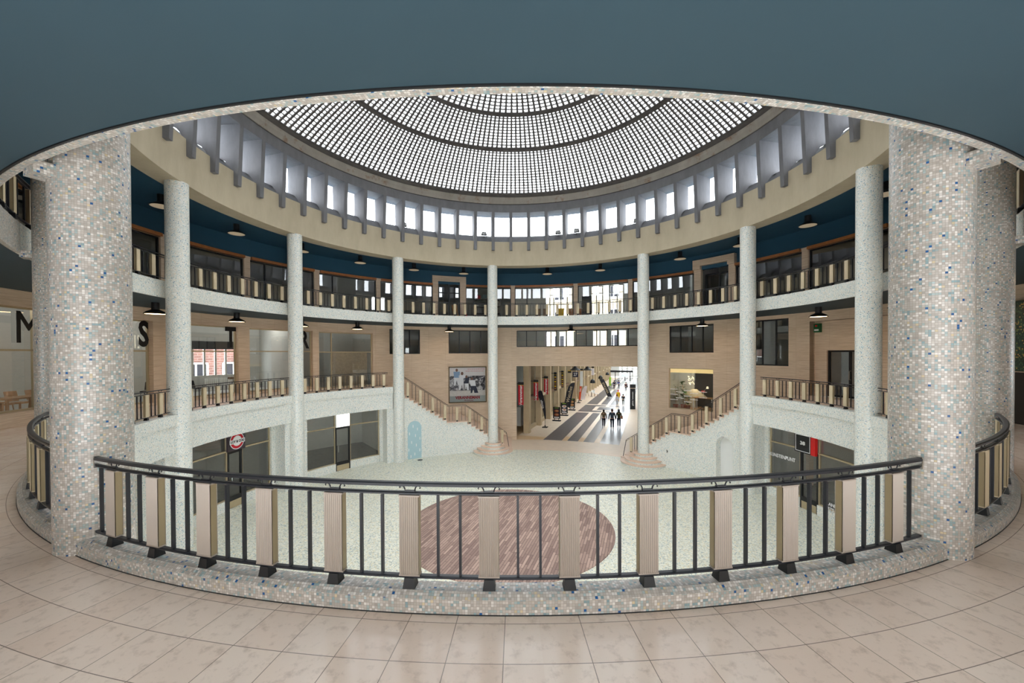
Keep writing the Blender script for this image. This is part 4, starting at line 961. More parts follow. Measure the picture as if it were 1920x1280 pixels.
plamp('wide black pendant lamp at the top of the passage opening, right one', 33, -2.08, 0.06, 'cone', 'wide pendants'); plamp('wide black pendant lamp at the top of the passage opening, left one', 26, -2.3, 0.35, 'cone', 'wide pendants')
t = thing('overhead_beam', 'dark horizontal beam crossing the far end of the passage', 'beam', G(80, -1.15, -2.4), GRZ); m = MB(); m.box((0, 0, 0.22), (5.0, 0.4, 0.44)); m.box((-1.4, 0, -1.0), (0.15, 0.2, 2.0)); m.box((1.9, 0, -1.0), (0.2, 0.2, 2.0)); m.build('beam', M['black'], t, local=True)
t = thing('screen', 'pale green screen under the far dark beam', 'screen', G(79.6, -0.37, -3.39), GRZ); m = MB(); m.box((0, 0, 0.36), (1.42, 0.1, 0.72)); m.build('panel', emit('screen_glow', (0.55, 0.8, 0.65), 0.5), t, local=True); m = MB(); m.box((0, 0.1, -0.45), (0.2, 0.1, 1.0)); m.build('stand', M['black'], t, local=True)
# cafe table and chairs in the passage
t = thing('cafe_table', 'small white cafe table at the left side of the passage', 'table', G(46.0, -3.4), GRZ); m = MB(); m.cyl((0, 0, 0), 0.35, 0.72, 0.75, 20); m.build('tabletop', M['white'], t, local=True); m = MB(); m.cyl((0, 0, 0), 0.03, 0, 0.72, 8); m.cyl((0, 0, 0), 0.2, 0, 0.02, 16); m.build('pedestal', M['black'], t, local=True)
def chair(name, label, cat, loc, rz, mseat, mleg, group=None, arms=False):
    t = thing(name, label, cat, loc, rz, group)
    m = MB(); m.box((0, 0, 0.45), (0.44, 0.42, 0.05), taper=0.95); m.build('seat', mseat, t, local=True)
    m = MB(); P = [[(x * 0.21, 0.2 + 0.03 * (1 - x * x) + z * 0.08, 0.5 + z * 0.36) for x in (-1, -0.5, 0, 0.5, 1)] for z in (0, 0.5, 1)]; m.grid(P); m.grid([[(p[0], p[1] + 0.025, p[2]) for p in r] for r in P]); m.build('backrest', mseat, t, local=True)
    for x in (-1, 1):
        for y in (-1, 1): m = MB(); m.tube([(x * 0.18, y * 0.17, 0.43), (x * 0.21, y * 0.21, 0.0)], 0.016, 6); m.build('leg', mleg, t, local=True)
    return t
chair('cafe_chair', 'white cafe chair left of the small passage table', 'chair', G(46.2, -4.05), GRZ - 90, M['white'], M['wood'], 'passage cafe chairs'); chair('cafe_chair', 'white cafe chair right of the small passage table', 'chair', G(46.0, -2.7), GRZ + 90, M['white'], M['wood'], 'passage cafe chairs')
chair('cafe_chair', 'white cafe chair behind the small passage table', 'chair', G(47.2, -3.3), GRZ, M['white'], M['wood'], 'passage cafe chairs')

# ------------------------------------------------------------------ poster
t = thing('poster', 'large framed poster of people on a rocky beach, red lettering below', 'poster', pol(15.12, 102.55, -1.54), 12.55)
PWid, PH = 2.78, 2.64
def pb(nm, mat, x, z, w, h, y=-0.02, th=0.02):
    m = MB(); m.box((x, y, z), (w, th, h)); return m.build(nm, mat, t, local=True)
m = MB()
for x, z, w, h in ((-PWid / 2 - 0.0, PH / 2, 0.07, PH + 0.07), (PWid / 2, PH / 2, 0.07, PH + 0.07), (0, 0, PWid, 0.07), (0, PH, PWid, 0.07)): m.box((x, -0.02, z), (w, 0.16, h))
m.build('frame', plain('olive_frame', srgb(92, 78, 50), 0.5, 0.3, vary=0), t, local=True)
pb('sky_area', plain('pale_photo_sky', srgb(196, 194, 194), 0.5, 0.3, vary=0.02), 0, 2.3, 2.72, 0.66)
def photo_rocks():
    q = NT('photo_rocks', 0.5, 0.3); v = q.new('ShaderNodeTexVoronoi'); v.inputs['Scale'].default_value = 6.5; q.link(q.vmath('ADD', q.obj(), (0, 0, 0)), v.inputs['Vector']); s_ = q.new('ShaderNodeSeparateColor'); q.link(v.outputs['Color'], s_.inputs[0])
    n = q.noise(q.obj(), 9, 3); q.color(q.ramp(q.math('ADD', q.math('MULTIPLY', s_.outputs[0], 0.6), q.math('MULTIPLY', n, 0.4)), [(0.3, srgb(40, 40, 46)), (0.42, srgb(90, 90, 98)), (0.52, srgb(190, 190, 192)), (0.7, srgb(60, 60, 66))], False)); return q.m
pb('rocks_area', photo_rocks(), 0, 1.42, 2.72, 1.12)
pb('sand_area', plain('pale_photo_sand', srgb(186, 184, 180), 0.6, 0.2, vary=0.08, scale=6), 0, 0.68, 2.72, 0.44)
pb('title_strip', plain('grey_photo_strip', srgb(140, 148, 146), 0.5, 0.2, vary=0.02), 0, 0.26, 2.72, 0.46)
PSK = plain('photo_skin', srgb(112, 84, 72), 0.6, 0.2, vary=0)
def fig(nm, x, z, h, top, legs, lean=0.0, crouch=False):
    w = h * 0.16; m = MB()
    m.prism([(x - w, z + h * 0.45), (x + w, z + h * 0.45), (x + w * 1.25 + lean, z + h * 0.82), (x - w * 1.25 + lean, z + h * 0.82)], ident, -0.045, -0.032, 0)
    m.prism([(x - w, z + h * 0.45), (x + w, z + h * 0.45), (x + w * (2.0 if crouch else 1.1), z), (x + w * 0.4, z), (x, z + h * 0.3), (x - w * 0.5, z), (x - w * 1.1, z)], ident, -0.043, -0.032, 1)
    m.prism([(x + lean + 0.075 * h * math.cos(i * math.pi / 5), z + h * 0.91 + 0.095 * h * math.sin(i * math.pi / 5)) for i in range(10)], ident, -0.046, -0.032, 2)
    m.build(nm, [top, legs, PSK], t, local=True)
w1 = plain('photo_white_cloth', srgb(205, 208, 212), 0.6, 0.2, vary=0); w2 = plain('photo_blue_cloth', srgb(120, 146, 176), 0.6, 0.2, vary=0); w3 = plain('photo_navy', srgb(50, 54, 68), 0.6, 0.2, vary=0)
fig('figure', -0.82, 1.3, 1.22, w2, w1); fig('figure', -0.44, 0.92, 1.36, w1, w1, 0.02); fig('figure', -0.12, 0.9, 1.12, w3, w1, 0.02); fig('figure', 0.42, 0.68, 1.18, w1, w3, -0.1, True)
letters('title', 'VERANNEMAN', 0.30, plain('dark_red_ink', srgb(130, 16, 30), 0.5, 0.3, vary=0), t, (0.0, -0.04, 0.34), 0, 0.92, 0.012)
letters('subtitle', 'Antilope', 0.2, plain('dark_red_script', srgb(110, 30, 40), 0.5, 0.3, vary=0), t, (0.05, -0.04, 0.13), 0, 1.0, 0, 0, shear=0.4)
m = MB(); random.seed(5)
for z in (2.47, 2.32):
    x = 0.0 if z > 2.4 else -0.15
    while x < 1.2: w = random.uniform(0.06, 0.14); m.box((x + w / 2, -0.036, z), (w, 0.006, 0.025)); x += w + 0.03
m.build('small_print', M['red'], t, local=True)

# ------------------------------------------------------------------ lit shop window by the right stairs
b = MB(); b.arc(15.45, 17.6, 35.4, 47.4, -1.9, -1.6); struct('floor', b, M['wood'])
b = MB(); b.arc(17.6, 17.7, 35.4, 47.4, -1.6, 1.3); struct('wall_back.400', b, M['charcoal'])
b = MB(); b.arc(15.45, 17.6, 35.3, 35.5, -1.9, 1.3); struct('wall_back.401', b, M['charcoal'])
b = MB(); b.arc(15.45, 17.6, 47.3, 47.5, -1.9, 1.3); struct('wall_back.402', b, M['grey_wall'])
b = MB(); b.arc(17.45, 17.6, 43.9, 47.3, -1.6, 1.3); struct('wall_back.403', b, M['grey_wall'])
b = MB(); b.arc(15.45, 17.6, 35.4, 47.4, 1.3, 1.4); struct('ceiling', b, M['white'])
b = MB(); b.arc(15.42, 15.5, 36.2, 46.8, 0.80, 1.1); struct('trim_900', b, emit('warm_light_pelmet', (1.0, 0.78, 0.38), 0.45, srgb(220, 190, 120)))
ld = bpy.data.lights.new('shop_light', 'POINT'); ld.energy = 22; ld.color = (1, 0.85, 0.6); ld.shadow_soft_size = 0.15
t = thing('chandelier', 'glittering small chandelier in the lit shop window', 'lamp', pol(16.3, 43.1, 0.3), 0)
m = MB(); random.seed(2)
for k in range(26): a = random.uniform(0, 6.28); r = random.uniform(0.03, 0.2); m.box((r * math.cos(a), r * math.sin(a), random.uniform(-0.3, 0.25)), (0.03, 0.03, 0.05), k * 33)
m.build('crystals', emit('crystal_glow', (1, 0.85, 0.55), 1.5), t, local=True); m = MB(); m.tube([(0, 0, 0.2), (0, 0, 0.95)], 0.01, 6); m.build('chain', M['black'], t, local=True)
lo = bpy.data.objects.new('shop_light', ld); C.objects.link(lo); lo.location = (0, 0, -0.45); lo.parent = t
def plant(label, loc, h, group, seed, big=0.16):
    random.seed(seed); t = thing('potted_plant', label, 'plant', loc, 0, group)
    m = MB(); m.cyl((0, 0, 0), 0.13, 0, 0.24, 16, 0.17); m.build('pot', M['terracotta'], t, local=True)
    m = MB(); m.tube([(0, 0, 0.2), (0.03, 0.02, 0.2 + h * 0.4), (-0.02, 0, 0.2 + h * 0.9)], 0.014, 6); m.build('stem', M['wood'], t, local=True)
    m = MB()
    for k in range(46):
        a = random.uniform(0, 6.28); z = 0.2 + h * random.uniform(0.3, 1.05); r0 = 0.03; L = big * random.uniform(0.9, 1.5); up = random.uniform(-0.3, 0.6)
        d = Vector((math.cos(a), math.sin(a), up)).normalized(); sd = Vector((-math.sin(a), math.cos(a), 0)); o = Vector((0, 0, z))
        m.face([o + d * r0, o + d * L * 0.5 + sd * L * 0.38, o + d * L * 1.15 + Vector((0, 0, -0.03)), o + d * L * 0.5 - sd * L * 0.38])
    m.build('leaves', M['leaf'], t, local=True); return t
plant('tall leafy potted plant at the left end of the lit shop window', pol(15.95, 46.2, -1.6), 1.3, 'shop window plants', 4); plant('broad leafy potted plant left of centre in the lit shop window', pol(16.2, 44.8, -1.6), 1.5, 'shop window plants', 9, 0.24); plant('low potted plant in the middle of the lit shop window', pol(15.9, 43.3, -1.6), 0.7, 'shop window plants', 6)
t = thing('desk', 'pale desk with thin white legs in the lit shop window', 'desk', pol(16.2, 40.0, -1.6), -50)
m = MB(); m.box((0, 0, 0.78), (1.25, 0.6, 0.05)); m.build('desktop', M['wood'], t, local=True)
for x in (-0.58, 0.58):
    for y in (-0.25, 0.25): m = MB(); m.box((x, y, 0.38), (0.04, 0.04, 0.76)); m.build('leg', M['white'], t, local=True)
t = thing('desk_lamp', 'pale angled desk lamp standing on the shop window desk', 'lamp', pol(16.2, 40.1, -0.795), -50)
m = MB(); m.cyl((0, 0, 0), 0.08, 0, 0.02, 16); m.build('base', M['white'], t, local=True); m = MB(); m.tube([(0, 0, 0.02), (0, 0, 0.4), (0.2, 0, 0.65)], 0.014, 6); m.build('arm', M['white'], t, local=True); m = MB(); m.cyl((0.24, 0, 0), 0.07, 0.58, 0.72, 16, 0.05); m.build('shade', emit('lamp_shade_glow', (1, 0.85, 0.6), 0.7), t, local=True)
t = thing('display_stand', 'angular pale display panel behind the shop window plants', 'display', pol(16.9, 42.9, -1.6), -47)
m = MB(); m.prism([(-0.7, 0.0), (0.0, 0.0), (0.0, 0.75), (0.75, 0.75), (0.1, 1.25), (-0.2, 1.25), (-0.7, 0.95)], ident, -0.05, 0.05); m.build('panel', M['beam'], t, local=True)
t = thing('red_box', 'small bright red box above the desk in the lit shop window', 'box', pol(17.2, 41.6, -0.83), -48); m = MB(); m.box((0, 0, 0.32), (0.22, 0.12, 0.12)); m.box((0, 0, -0.25), (0.18, 0.1, 1.02), mi=1); m.build('body', [M['red_bright'], M['charcoal']], t, local=True)
t = thing('window_lettering', 'short white lines of lettering across the lit shop window', 'lettering', pol(15.22, 41.5, -1.5), -48.5)
m = MB()
for th, z in ((45.6, -0.28), (45.6, -0.62), (45.6, -0.96), (44.2, -0.45), (44.2, -0.83), (42.3, -0.33), (42.3, -0.68), (42.3, -1.05), (40.8, -0.48), (40.8, -0.88), (38.7, -0.35), (38.7, -0.7)):
    R_ = Matrix.Rotation(48.5 * D2R, 3, 'Z'); p = R_ @ (pol(15.2, th) - pol(15.22, 41.5))
    for k in range(6): m.box((p.x - 0.2 + 0.085 * k, p.y, z + 1.5), (0.07, 0.006, 0.05))
m.build('letters', M['white_txt'], t, local=True)

# ------------------------------------------------------------------ things on the galleries
t = thing('alarm_box', 'dark green alarm box with red light on the right gallery wall', 'box', pol(15.47, 15.6, 3.06), -74.4)
m = MB(); m.box((0, -0.08, 0.22), (0.28, 0.16, 0.42)); m.build('case', M['green'], t, local=True); m = MB(); m.cyl((0, -0.18, 0), 0.04, 0.28, 0.36, 12); m.build('red_light', M['red_bright'], t, local=True); m = MB(); m.box((0, -0.165, 0.12), (0.2, 0.01, 0.08)); m.build('label_plate', M['white'], t, local=True)
b = MB(); b.arc(14.98, 15.12, -30, -12.9, 1.53, 3.57); struct('wall_right.500', b, M['green_mosaic'])
b = MB(); b.arc(15.0, 15.12, -30, -12.9, -0.02, 1.5); struct('door_500', b, M['black'])
t = thing('fire_extinguisher', 'small red fire extinguisher on the upper gallery by the dark door', 'extinguisher', pol(14.7, 103.2, 4.62)); m = MB(); m.lathe([(0, 0), (0.09, 0), (0.09, 0.42), (0.04, 0.5), (0, 0.5)], (0, 0, 0), 16); m.build('cylinder', M['red_bright'], t, local=True); m = MB(); m.box((0, 0, 0.53), (0.1, 0.04, 0.06)); m.build('valve', M['black'], t, local=True)
pk = None
for k, (th, ln) in enumerate(((106.3, -9), (105.9, -14), (105.3, -6), (104.9, -18))):
    t = thing('timber_plank', 'bare timber plank leaning by the dark upper door, %s from left' % ORD[k], 'plank', pol(14.75, th, 4.62), th - 90, 'planks leaning by the upper door')
    m = MB(); m.box((0, 0, 0.55), (0.07, 0.03, 1.12)); o = m.build('plank', M['wood'], t, local=True); o.rotation_euler = (-0.2, ln * D2R, 0)
# items seen through the upper windows
t = thing('waste_bin', 'bright yellow bin behind the upper gallery window', 'bin', pol(16.0, 76.0, 4.62), -14); m = MB(); m.box((0, 0, 0.42), (0.36, 0.36, 0.84), taper=1.15); m.build('bin', M['yellow'], t, local=True); m = MB(); m.box((0, 0, 0.88), (0.45, 0.45, 0.07)); m.build('lid', M['yellow'], t, local=True)
for k, (th, w) in enumerate(((82.4, 0.26), (80.4, 0.16))):
    t = thing('cabinet', 'brown cabinet behind the upper gallery window, %s of the pair' % ('left' if k == 0 else 'right'), 'cabinet', pol(15.9, th, 4.62), th - 90, 'brown cabinets'); m = MB(); m.box((0, 0, 0.46), (w + 0.15, 0.4, 0.92)); m.build('body', M['carton'], t, local=True); m = MB(); m.box((0, -0.205, 0.46), (w + 0.1, 0.01, 0.84)); m.build('door', M['carton'], t, local=True)
t = thing('sideboard', 'orange brown sideboard with white top behind the upper window', 'sideboard', pol(16.0, 72.1, 4.62), -18); m = MB(); m.box((0, 0, 0.45), (0.95, 0.4, 0.82)); m.build('body', M['wood_rail'], t, local=True); m = MB(); m.box((0, 0, 0.88), (1.0, 0.45, 0.05)); m.build('top', M['white'], t, local=True)
t = thing('screen_partition', 'dark partition behind the upper window right of the sideboard', 'partition', pol(16.7, 69.4, 4.62), -20.3); m = MB(); m.box((0, 0, 0.95), (0.75, 0.1, 1.9)); m.build('panel', M['charcoal'], t, local=True); m = MB(); m.box((0, 0, 0.05), (0.8, 0.3, 0.06)); m.build('foot', M['black'], t, local=True)
t = thing('shelf_unit', 'dark shelving with boxes behind the upper left window', 'shelf', pol(16.3, 96.6, 4.62), 6.6)
m = MB()
for z in (0.05, 0.6, 1.15, 1.7): m.box((0, 0, z), (2.1, 0.4, 0.05))
for x in (-1.05, 0, 1.05): m.box((x, 0, 0.9), (0.05, 0.4, 1.8))
m.build('frame', M['black'], t, local=True)
for k, (x, z, c) in enumerate(((-0.7, 1.8, 'red'), (-0.2, 1.85, 'blue_door'), (0.4, 1.25, 'carton'), (-0.6, 0.7, 'grey_wall'), (0.6, 0.7, 'charcoal'), (0.1, 0.15, 'carton'))):
    tt = thing('storage_box', ['red box on top of the dark shelving', 'pale blue box on top of the dark shelving', 'brown box on the second shelf from the top', 'pale grey box on the left of the lower shelf', 'charcoal box on the right of the lower shelf', 'brown box on the bottom shelf'][k], 'box', t.location + Vector((x * 0.99, x * 0.14, z - 0.05 + 0.0)), 8)
    m = MB(); m.box((0, 0, 0.15), (0.34, 0.3, 0.26)); m.build('box', M[c], tt, local=True)
# furniture behind the first gallery windows
for th, R_, rz, lab in ((164.6, 16.6, 60, 'black shell chair at the left of the third gallery window'), (162.5, 16.5, 150, 'black shell chair facing the desk behind the third gallery window'), (171.7, 17.2, 120, 'black shell chair behind the window with letter S, left one'), (168.5, 17.2, 20, 'black shell chair behind the window with letter S, right one')):
    chair('shell_chair', lab, 'chair', pol(R_, th, -0.01), rz, M['charcoal'], M['chrome'], 'black chairs')
t = thing('radiator', 'white radiator under the outer window behind the third gallery window', 'radiator', pol(19.6, 153.2, 0.0), 63.2); m = MB()
for k in range(16): m.box((-0.75 + 0.1 * k, 0, 0.42), (0.07, 0.1, 0.6))
m.box((0, 0, 0.06), (1.6, 0.08, 0.12)); m.build('body', M['white'], t, local=True)
def wtable(label, loc, rz, w=1.5, group=None):
    t = thing('wooden_table', label, 'table', loc, rz, group); m = MB(); m.box((0, 0, 0.73), (w, 0.8, 0.04)); m.build('tabletop', M['wood'], t, local=True)
    for x in (-1, 1):
        for y in (-1, 1): m = MB(); m.box((x * (w / 2 - 0.06), y * 0.34, 0.355), (0.06, 0.06, 0.71)); m.build('leg', M['wood'], t, local=True)
wtable('light wooden table behind the window at the left picture edge', pol(16.6, 185.6, -0.01), 96); wtable('low wooden bench behind the window at the far left', pol(15.95, 192.6, -0.01), 104, 0.9)
for th, R_, lab in ((184.2, 17.6, 'left'), (182.4, 17.6, 'middle'), (180.4, 17.6, 'right')): chair('wooden_chair', 'light wooden chair at the table behind the left edge window, %s one' % lab, 'chair', pol(R_, th, -0.01), 100, M['wood'], M['wood'], 'wooden chairs')
t = thing('table_stand', 'small dark stand behind the fourth gallery window', 'stand', pol(17.5, 154.5, -0.01), 60); m = MB(); m.box((0, 0, 0.8), (0.4, 0.3, 0.12)); m.build('top', M['carton'], t, local=True); m = MB(); m.tube([(-0.15, 0, 0), (0, 0, 0.75), (0.15, 0, 0)], 0.02, 6); m.build('legs', M['black'], t, local=True)
b = MB(); b.arc(15.6, 15.62, 129.2, 138.0, 0.05, 2.2); struct('trim_901', b, plain('beige_vertical_blinds', srgb(186, 168, 144), 0.7, 0.2, vary=0.12, scale=8))
b = MB(); b.arc(19.6, 19.75, 149.9, 157.1, 2.43, 2.9); struct('trim_902', b, M['black'])
for th, R_, r, lab in ((147.8, 14.6, 0.4, 'left'),):
    t = thing('column', 'pale round column inside the shop behind the glass, left of the lit sign', 'column', pol(R_, th, ZG)); m = MB(); m.cyl((0, 0, 0), r, 0, 3.25, 32); m.build('shaft', M['grey_wall'], t, local=True)
# unseen fill lights added to brighten the rooms behind the glass
for i, (R_, th, z, e) in enumerate(((17.6, 163.5, 3.6, 60), (17.6, 149.5, 3.6, 40), (17.6, 135, 3.6, 18), (17.6, 179.5, 3.6, 40), (17.6, 195, 3.6, 45), (15.6, 144, -1.7, 30), (15.6, 172, -1.7, 12), (15.6, 4, -1.7, 20))):
    t = thing('added_fitting', 'added white fill light inside the room behind the glass, ' + ['third gallery window', 'fourth gallery window', 'last gallery window before the stairs', 'letter S window', 'left edge window', 'shop with the lit sign', 'shop with the round badge', 'shop numbered 38'][i], 'lamp', pol(R_, th, 4.06 if z > 0 else -1.21))
    m = MB(); m.box((0, 0, -0.03), (0.8, 0.25, 0.05), th - 90); m.build('housing', M['white'], t, local=True)
    ld = bpy.data.lights.new('room_fill_light', 'POINT'); ld.energy = e; ld.color = (1, 0.95, 0.88); ld.shadow_soft_size = 0.06; lo = bpy.data.objects.new('room_fill_light', ld); C.objects.link(lo); lo.parent = t; lo.location = (0, 0, -0.14)
# ------------------------------------------------------------------ buildings outside, seen through the windows
def building(label, R, th, w, h, z0, wall, nx, nz, ww, wh):
    t = thing('building', label, 'building', pol(R, th, z0), th - 90); m = MB(); m.box((0, 1, h / 2), (w, 2, h)); m.build('wall', wall, t, local=True)
    for i in range(nx):
        for j in range(nz):
            x = -w / 2 + w * (i + 0.5) / nx; z = h * (j + 0.5) / nz
            m = MB()
            for dx, dz_, a, c in ((-ww / 2, 0, 0.12, wh), (ww / 2, 0, 0.12, wh), (0, -wh / 2, ww, 0.12), (0, wh / 2, ww, 0.12), (0, 0, 0.1, wh)): m.box((x + dx, -0.04, z + dz_), (a, 0.1, c))
            f = m.build('window', M['white'], t, local=True); m = MB(); m.box((x, -0.01, z), (ww, 0.02, wh)); p = m.build('pane', M['charcoal'], f, local=True)
building('pale brick building outside, seen through the third gallery window', 27, 154, 13, 13, -1.2, M['brick'], 5, 3, 1.5, 1.0)
building('cream stone building outside, seen through the strip window', 34, 66, 20, 9, 2.0, M['facade'], 6, 3, 1.3, 1.6)
# ------------------------------------------------------------------ people
def grow(name, nodes, edges, mat, parent, sub=1):
    me = bpy.data.meshes.new(name); me.from_pydata([n[0] for n in nodes], edges, []); o = bpy.data.objects.new(name, me); C.objects.link(o)
    o.modifiers.new('skin', 'SKIN')
    for i, n in enumerate(nodes):
        r = n[1]; me.skin_vertices[0].data[i].radius = r if isinstance(r, tuple) else (r, r); me.skin_vertices[0].data[i].use_root = (i == 0)
    md = o.modifiers.new('sub', 'SUBSURF'); md.levels = sub; md.render_levels = sub
    dg = bpy.context.evaluated_depsgraph_get(); m2 = bpy.data.meshes.new_from_object(o.evaluated_get(dg)); m2.name = name
    bpy.data.objects.remove(o); m2.materials.clear(); m2.materials.append(mat)
    m2.polygons.foreach_set('use_smooth', [True] * len(m2.polygons))
    o = bpy.data.objects.new(name, m2); C.objects.link(o); o.parent = parent; return o
SKIN = plain('skin', srgb(206, 160, 132), 0.6, 0.3, vary=0.03)
def person(label, s, t_, h, top, legs, hair, face=0.0, stride=0.22, arm=0.12, bag=None, coat=0.0, hood=False):
    t = thing('person', label, 'person', G(s, t_), GRZ + face); k = h / 1.75
    V = lambda x, y, z: (x * k, y * k, z * k)
    hipz, shz = 0.92, 1.43; st = stride
    foot = {-1: (-0.10, st, 0.07), 1: (0.10, -st, 0.09 + st * 0.15)}; kn = {-1: (-0.095, st * 0.62 + 0.03, 0.50), 1: (0.095, -st * 0.3 + 0.04, 0.50)}
    hand = {-1: (-0.27, -arm - 0.02, 0.80), 1: (0.27, arm + 0.06, 0.82)}; elb = {-1: (-0.25, -arm * 0.5 - 0.03, 1.10), 1: (0.25, arm * 0.3 - 0.02, 1.10)}
    nodes = [(V(0, 0, hipz), 0.12 * k), (V(0, 0.0, 1.15), (0.13 * k, 0.10 * k)), (V(0, 0, 1.36), (0.15 * k, 0.10 * k)), (V(0, 0, 1.50), 0.055 * k), (V(0, 0.015, 1.60), 0.085 * k), (V(0, 0.02, 1.70), 0.075 * k)]
    edges = [(0, 1), (1, 2), (2, 3), (3, 4), (4, 5)]
    for sg in (-1, 1):
        b0 = len(nodes)
        nodes += [(V(sg * 0.10, 0, hipz - 0.06), 0.09 * k), (V(*kn[sg]), 0.058 * k), (V(*foot[sg]), 0.04 * k), (V(foot[sg][0], foot[sg][1] + 0.14, 0.04 + (0.0 if sg < 0 else 0.01)), 0.035 * k)]
        edges += [(0, b0), (b0, b0 + 1), (b0 + 1, b0 + 2), (b0 + 2, b0 + 3)]
        b1 = len(nodes); hx, hy, hz = hand[sg]
        nodes += [(V(sg * 0.19, 0, shz - 0.02), 0.055 * k), (V(*elb[sg]), 0.042 * k), (V(hx, hy, hz + 0.05), 0.028 * k), (V(hx, hy + 0.01, hz - 0.03), (0.02 * k, 0.036 * k))]
        edges += [(2, b1), (b1, b1 + 1), (b1 + 1, b1 + 2), (b1 + 2, b1 + 3)]
        for f in range(4):
            c = len(nodes); y = (f - 1.5) * 0.02; L = (0.055, 0.068, 0.062, 0.048)[f]
            nodes += [(V(hx, hy + 0.01 + y, hz - 0.05), 0.009 * k), (V(hx - sg * 0.012, hy + 0.01 + y, hz - 0.05 - L), 0.008 * k)]; edges += [(b1 + 3, c), (c, c + 1)]
        c = len(nodes); nodes += [(V(hx, hy + 0.05, hz - 0.02), 0.009 * k), (V(hx - sg * 0.01, hy + 0.065, hz - 0.06), 0.008 * k)]; edges += [(b1 + 3, c), (c, c + 1)]
    grow('body', nodes, edges, SKIN, t)
    g_ = 1.22
    N_ = [(V(0, 0, hipz - 0.02 - coat * 0.4), (0.15 * k, 0.12 * k)), (V(0, 0, 1.12), (0.165 * k, 0.13 * k)), (V(0, 0, 1.36), (0.18 * k, 0.125 * k)), (V(0, 0, 1.475), (0.075 * k, 0.07 * k))]; E2 = [(0, 1), (1, 2), (2, 3)]
    for sg in (-1, 1):
        b1 = len(N_); hx, hy, hz = hand[sg]; N_ += [(V(sg * 0.19, 0, shz - 0.03), 0.072 * k), (V(*elb[sg]), 0.056 * k), (V(hx, hy, hz + 0.05), 0.04 * k)]; E2 += [(2, b1), (b1, b1 + 1), (b1 + 1, b1 + 2)]
    grow('jacket', N_, E2, top, t)
    N_ = [(V(0, 0, hipz), (0.14 * k, 0.11 * k))]; E2 = []
    for sg in (-1, 1):
        b1 = len(N_); N_ += [(V(sg * 0.095, 0, hipz - 0.08), 0.10 * k), (V(*kn[sg]), 0.072 * k), (V(foot[sg][0], foot[sg][1], foot[sg][2] + 0.03), 0.058 * k)]; E2 += [(0, b1), (b1, b1 + 1), (b1 + 1, b1 + 2)]
    grow('trousers', N_, E2, legs, t)
    for sg in (-1, 1):
        fx, fy, fz = foot[sg]; grow('shoe', [(V(fx, fy - 0.04, fz - 0.025), 0.042 * k), (V(fx, fy + 0.16, 0.035), 0.036 * k)], [(0, 1)], M['black'], t)
    m = MB(); m.lathe([(0.0, 0.17), (0.05, 0.165), (0.09, 0.12), (0.103, 0.05), (0.10, -0.02), (0.07, -0.08)], (0, 0, 0), 16); o = m.build('hair', hair, t, local=True); o.location = V(0, -0.008, 1.615); o.scale = (k * 0.95, k * 1.05, k)
    m = MB(); m.cyl((0, 0, 0), 0.012, -0.01, 0.01, 8); 
    for sx_ in (-1, 1): o = m.build('eye', M['black'], t, local=True) if sx_ < 0 else inst(o, t, (0, 0, 0)); o.location = V(sx_ * 0.032, 0.095, 1.635)
    grow('nose', [(V(0, 0.09, 1.625), 0.012 * k), (V(0, 0.112, 1.60), 0.014 * k)], [(0, 1)], SKIN, t)
    if hood: m = MB(); m.lathe([(0.05, 0.0), (0.13, 0.03), (0.14, 0.08), (0.1, 0.12)], (0, 0, 0), 14); o = m.build('hood', top, t, local=True); o.location = V(0, -0.04, 1.42)
    if bag:
        bm, bx, by, bz, bw, bh = bag; m = MB(); m.box((0, 0, 0), (bw, 0.16, bh), taper=0.85); o = m.build('backpack' if abs(bx) < 0.1 else 'shoulder_bag', bm, t, local=True); o.location = V(bx, by, bz)
        m = MB(); m.tube([V(bx - 0.02 if abs(bx) > 0.1 else 0.1, by, bz + bh * 0.4), V(0.12, -0.1, 1.46), V(0.05, 0.08, 1.46)], 0.012, 6); m.build('strap', bm, t, local=True)
    return t
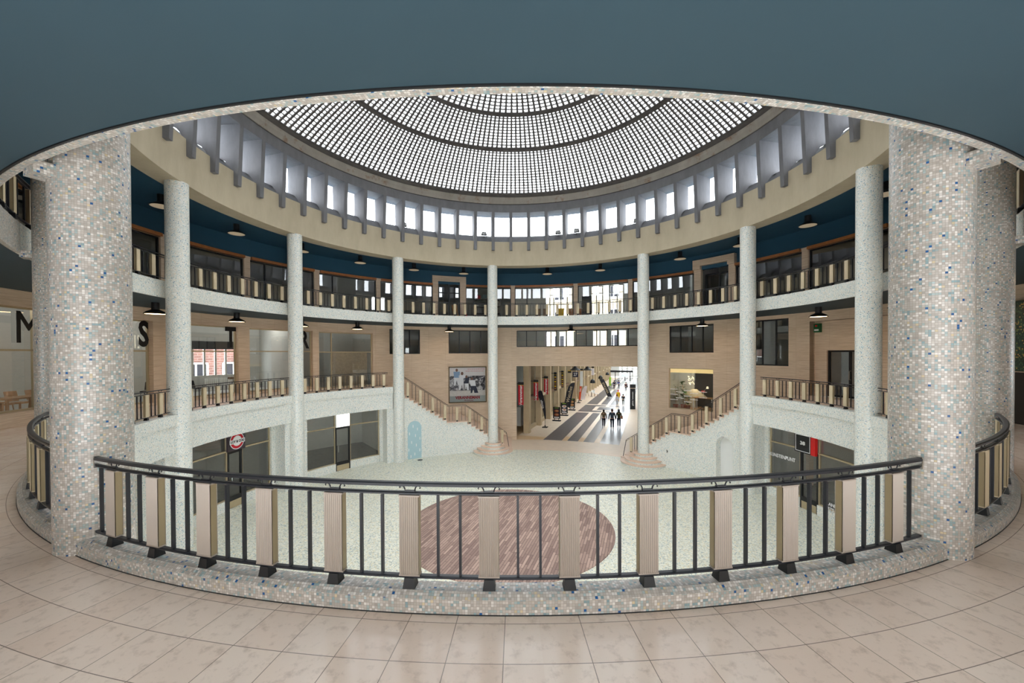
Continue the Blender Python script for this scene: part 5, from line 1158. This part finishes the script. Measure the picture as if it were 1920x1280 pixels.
kh = plain('khaki_cloth', srgb(118, 102, 78), 0.8, 0.1, vary=0.05); nv = plain('navy_cloth', srgb(30, 38, 52), 0.8, 0.1, vary=0.05); ol = plain('olive_cloth', srgb(62, 66, 42), 0.8, 0.1, vary=0.05); bk = M['charcoal']; dn = plain('dark_denim', srgb(34, 40, 56), 0.8, 0.1, vary=0.05); br_ = plain('brown_hair', srgb(84, 54, 38), 0.7, 0.2, vary=0.1); bh_ = plain('black_hair', srgb(26, 22, 22), 0.6, 0.2, vary=0)
lb = plain('light_grey_cloth', srgb(196, 196, 204), 0.8, 0.1, vary=0.04); bl = plain('blue_cloth', srgb(40, 62, 130), 0.8, 0.1, vary=0.05)
person('person in a khaki jacket and black trousers walking away, left of the nearest three', 21.4, 1.03, 1.56, kh, bk, bh_, 0, 0.16, 0.14, hood=True)
person('person in a dark navy jacket with a grey backpack, middle of the nearest three', 20.9, 1.80, 1.72, nv, dn, br_, 0, 0.14, 0.12, (plain('slate_backpack', srgb(70, 84, 98), 0.7, 0.2, vary=0.05), 0, -0.2, 1.22, 0.28, 0.42))
person('person in an olive coat with a brown shoulder bag, right of the nearest three', 21.8, 2.30, 1.58, ol, dn, bh_, 0, 0.12, 0.10, (M['wood_rail'], 0.26, 0.0, 1.02, 0.2, 0.26), coat=0.3, hood=True)
person('person in pale top and trousers with brown hair, behind the nearest three', 36.4, 1.07, 1.40, lb, lb, br_, 0, 0.22, 0.1)
person('person in a short black jacket with arms out, deeper in the passage', 36.9, 1.77, 1.42, bk, ol, bh_, 0, 0.12, 0.22)
person('person in red top with a bright yellow flag round the shoulders', 40.0, 0.95, 1.62, M['red_bright'], M['yellow'], M['red_bright'], 0, 0.1, 0.1, (M['yellow'], 0, -0.16, 1.1, 0.42, 0.7))
person('person in a dark coat far down the passage on the left', 59, -1.1, 1.6, nv, bk, bh_, 0, 0.2, 0.1)
person('person in a blue jacket far down the passage in the middle', 61, -0.45, 1.5, bl, dn, bh_, 0, 0.15, 0.1)
person('person in a dark red jacket far down the passage on the right', 55, 1.15, 1.62, plain('maroon_cloth', srgb(70, 40, 48), 0.8, 0.1, vary=0.05), bk, bh_, 0, 0.15, 0.1, (bk, 0.24, 0, 0.95, 0.2, 0.26))
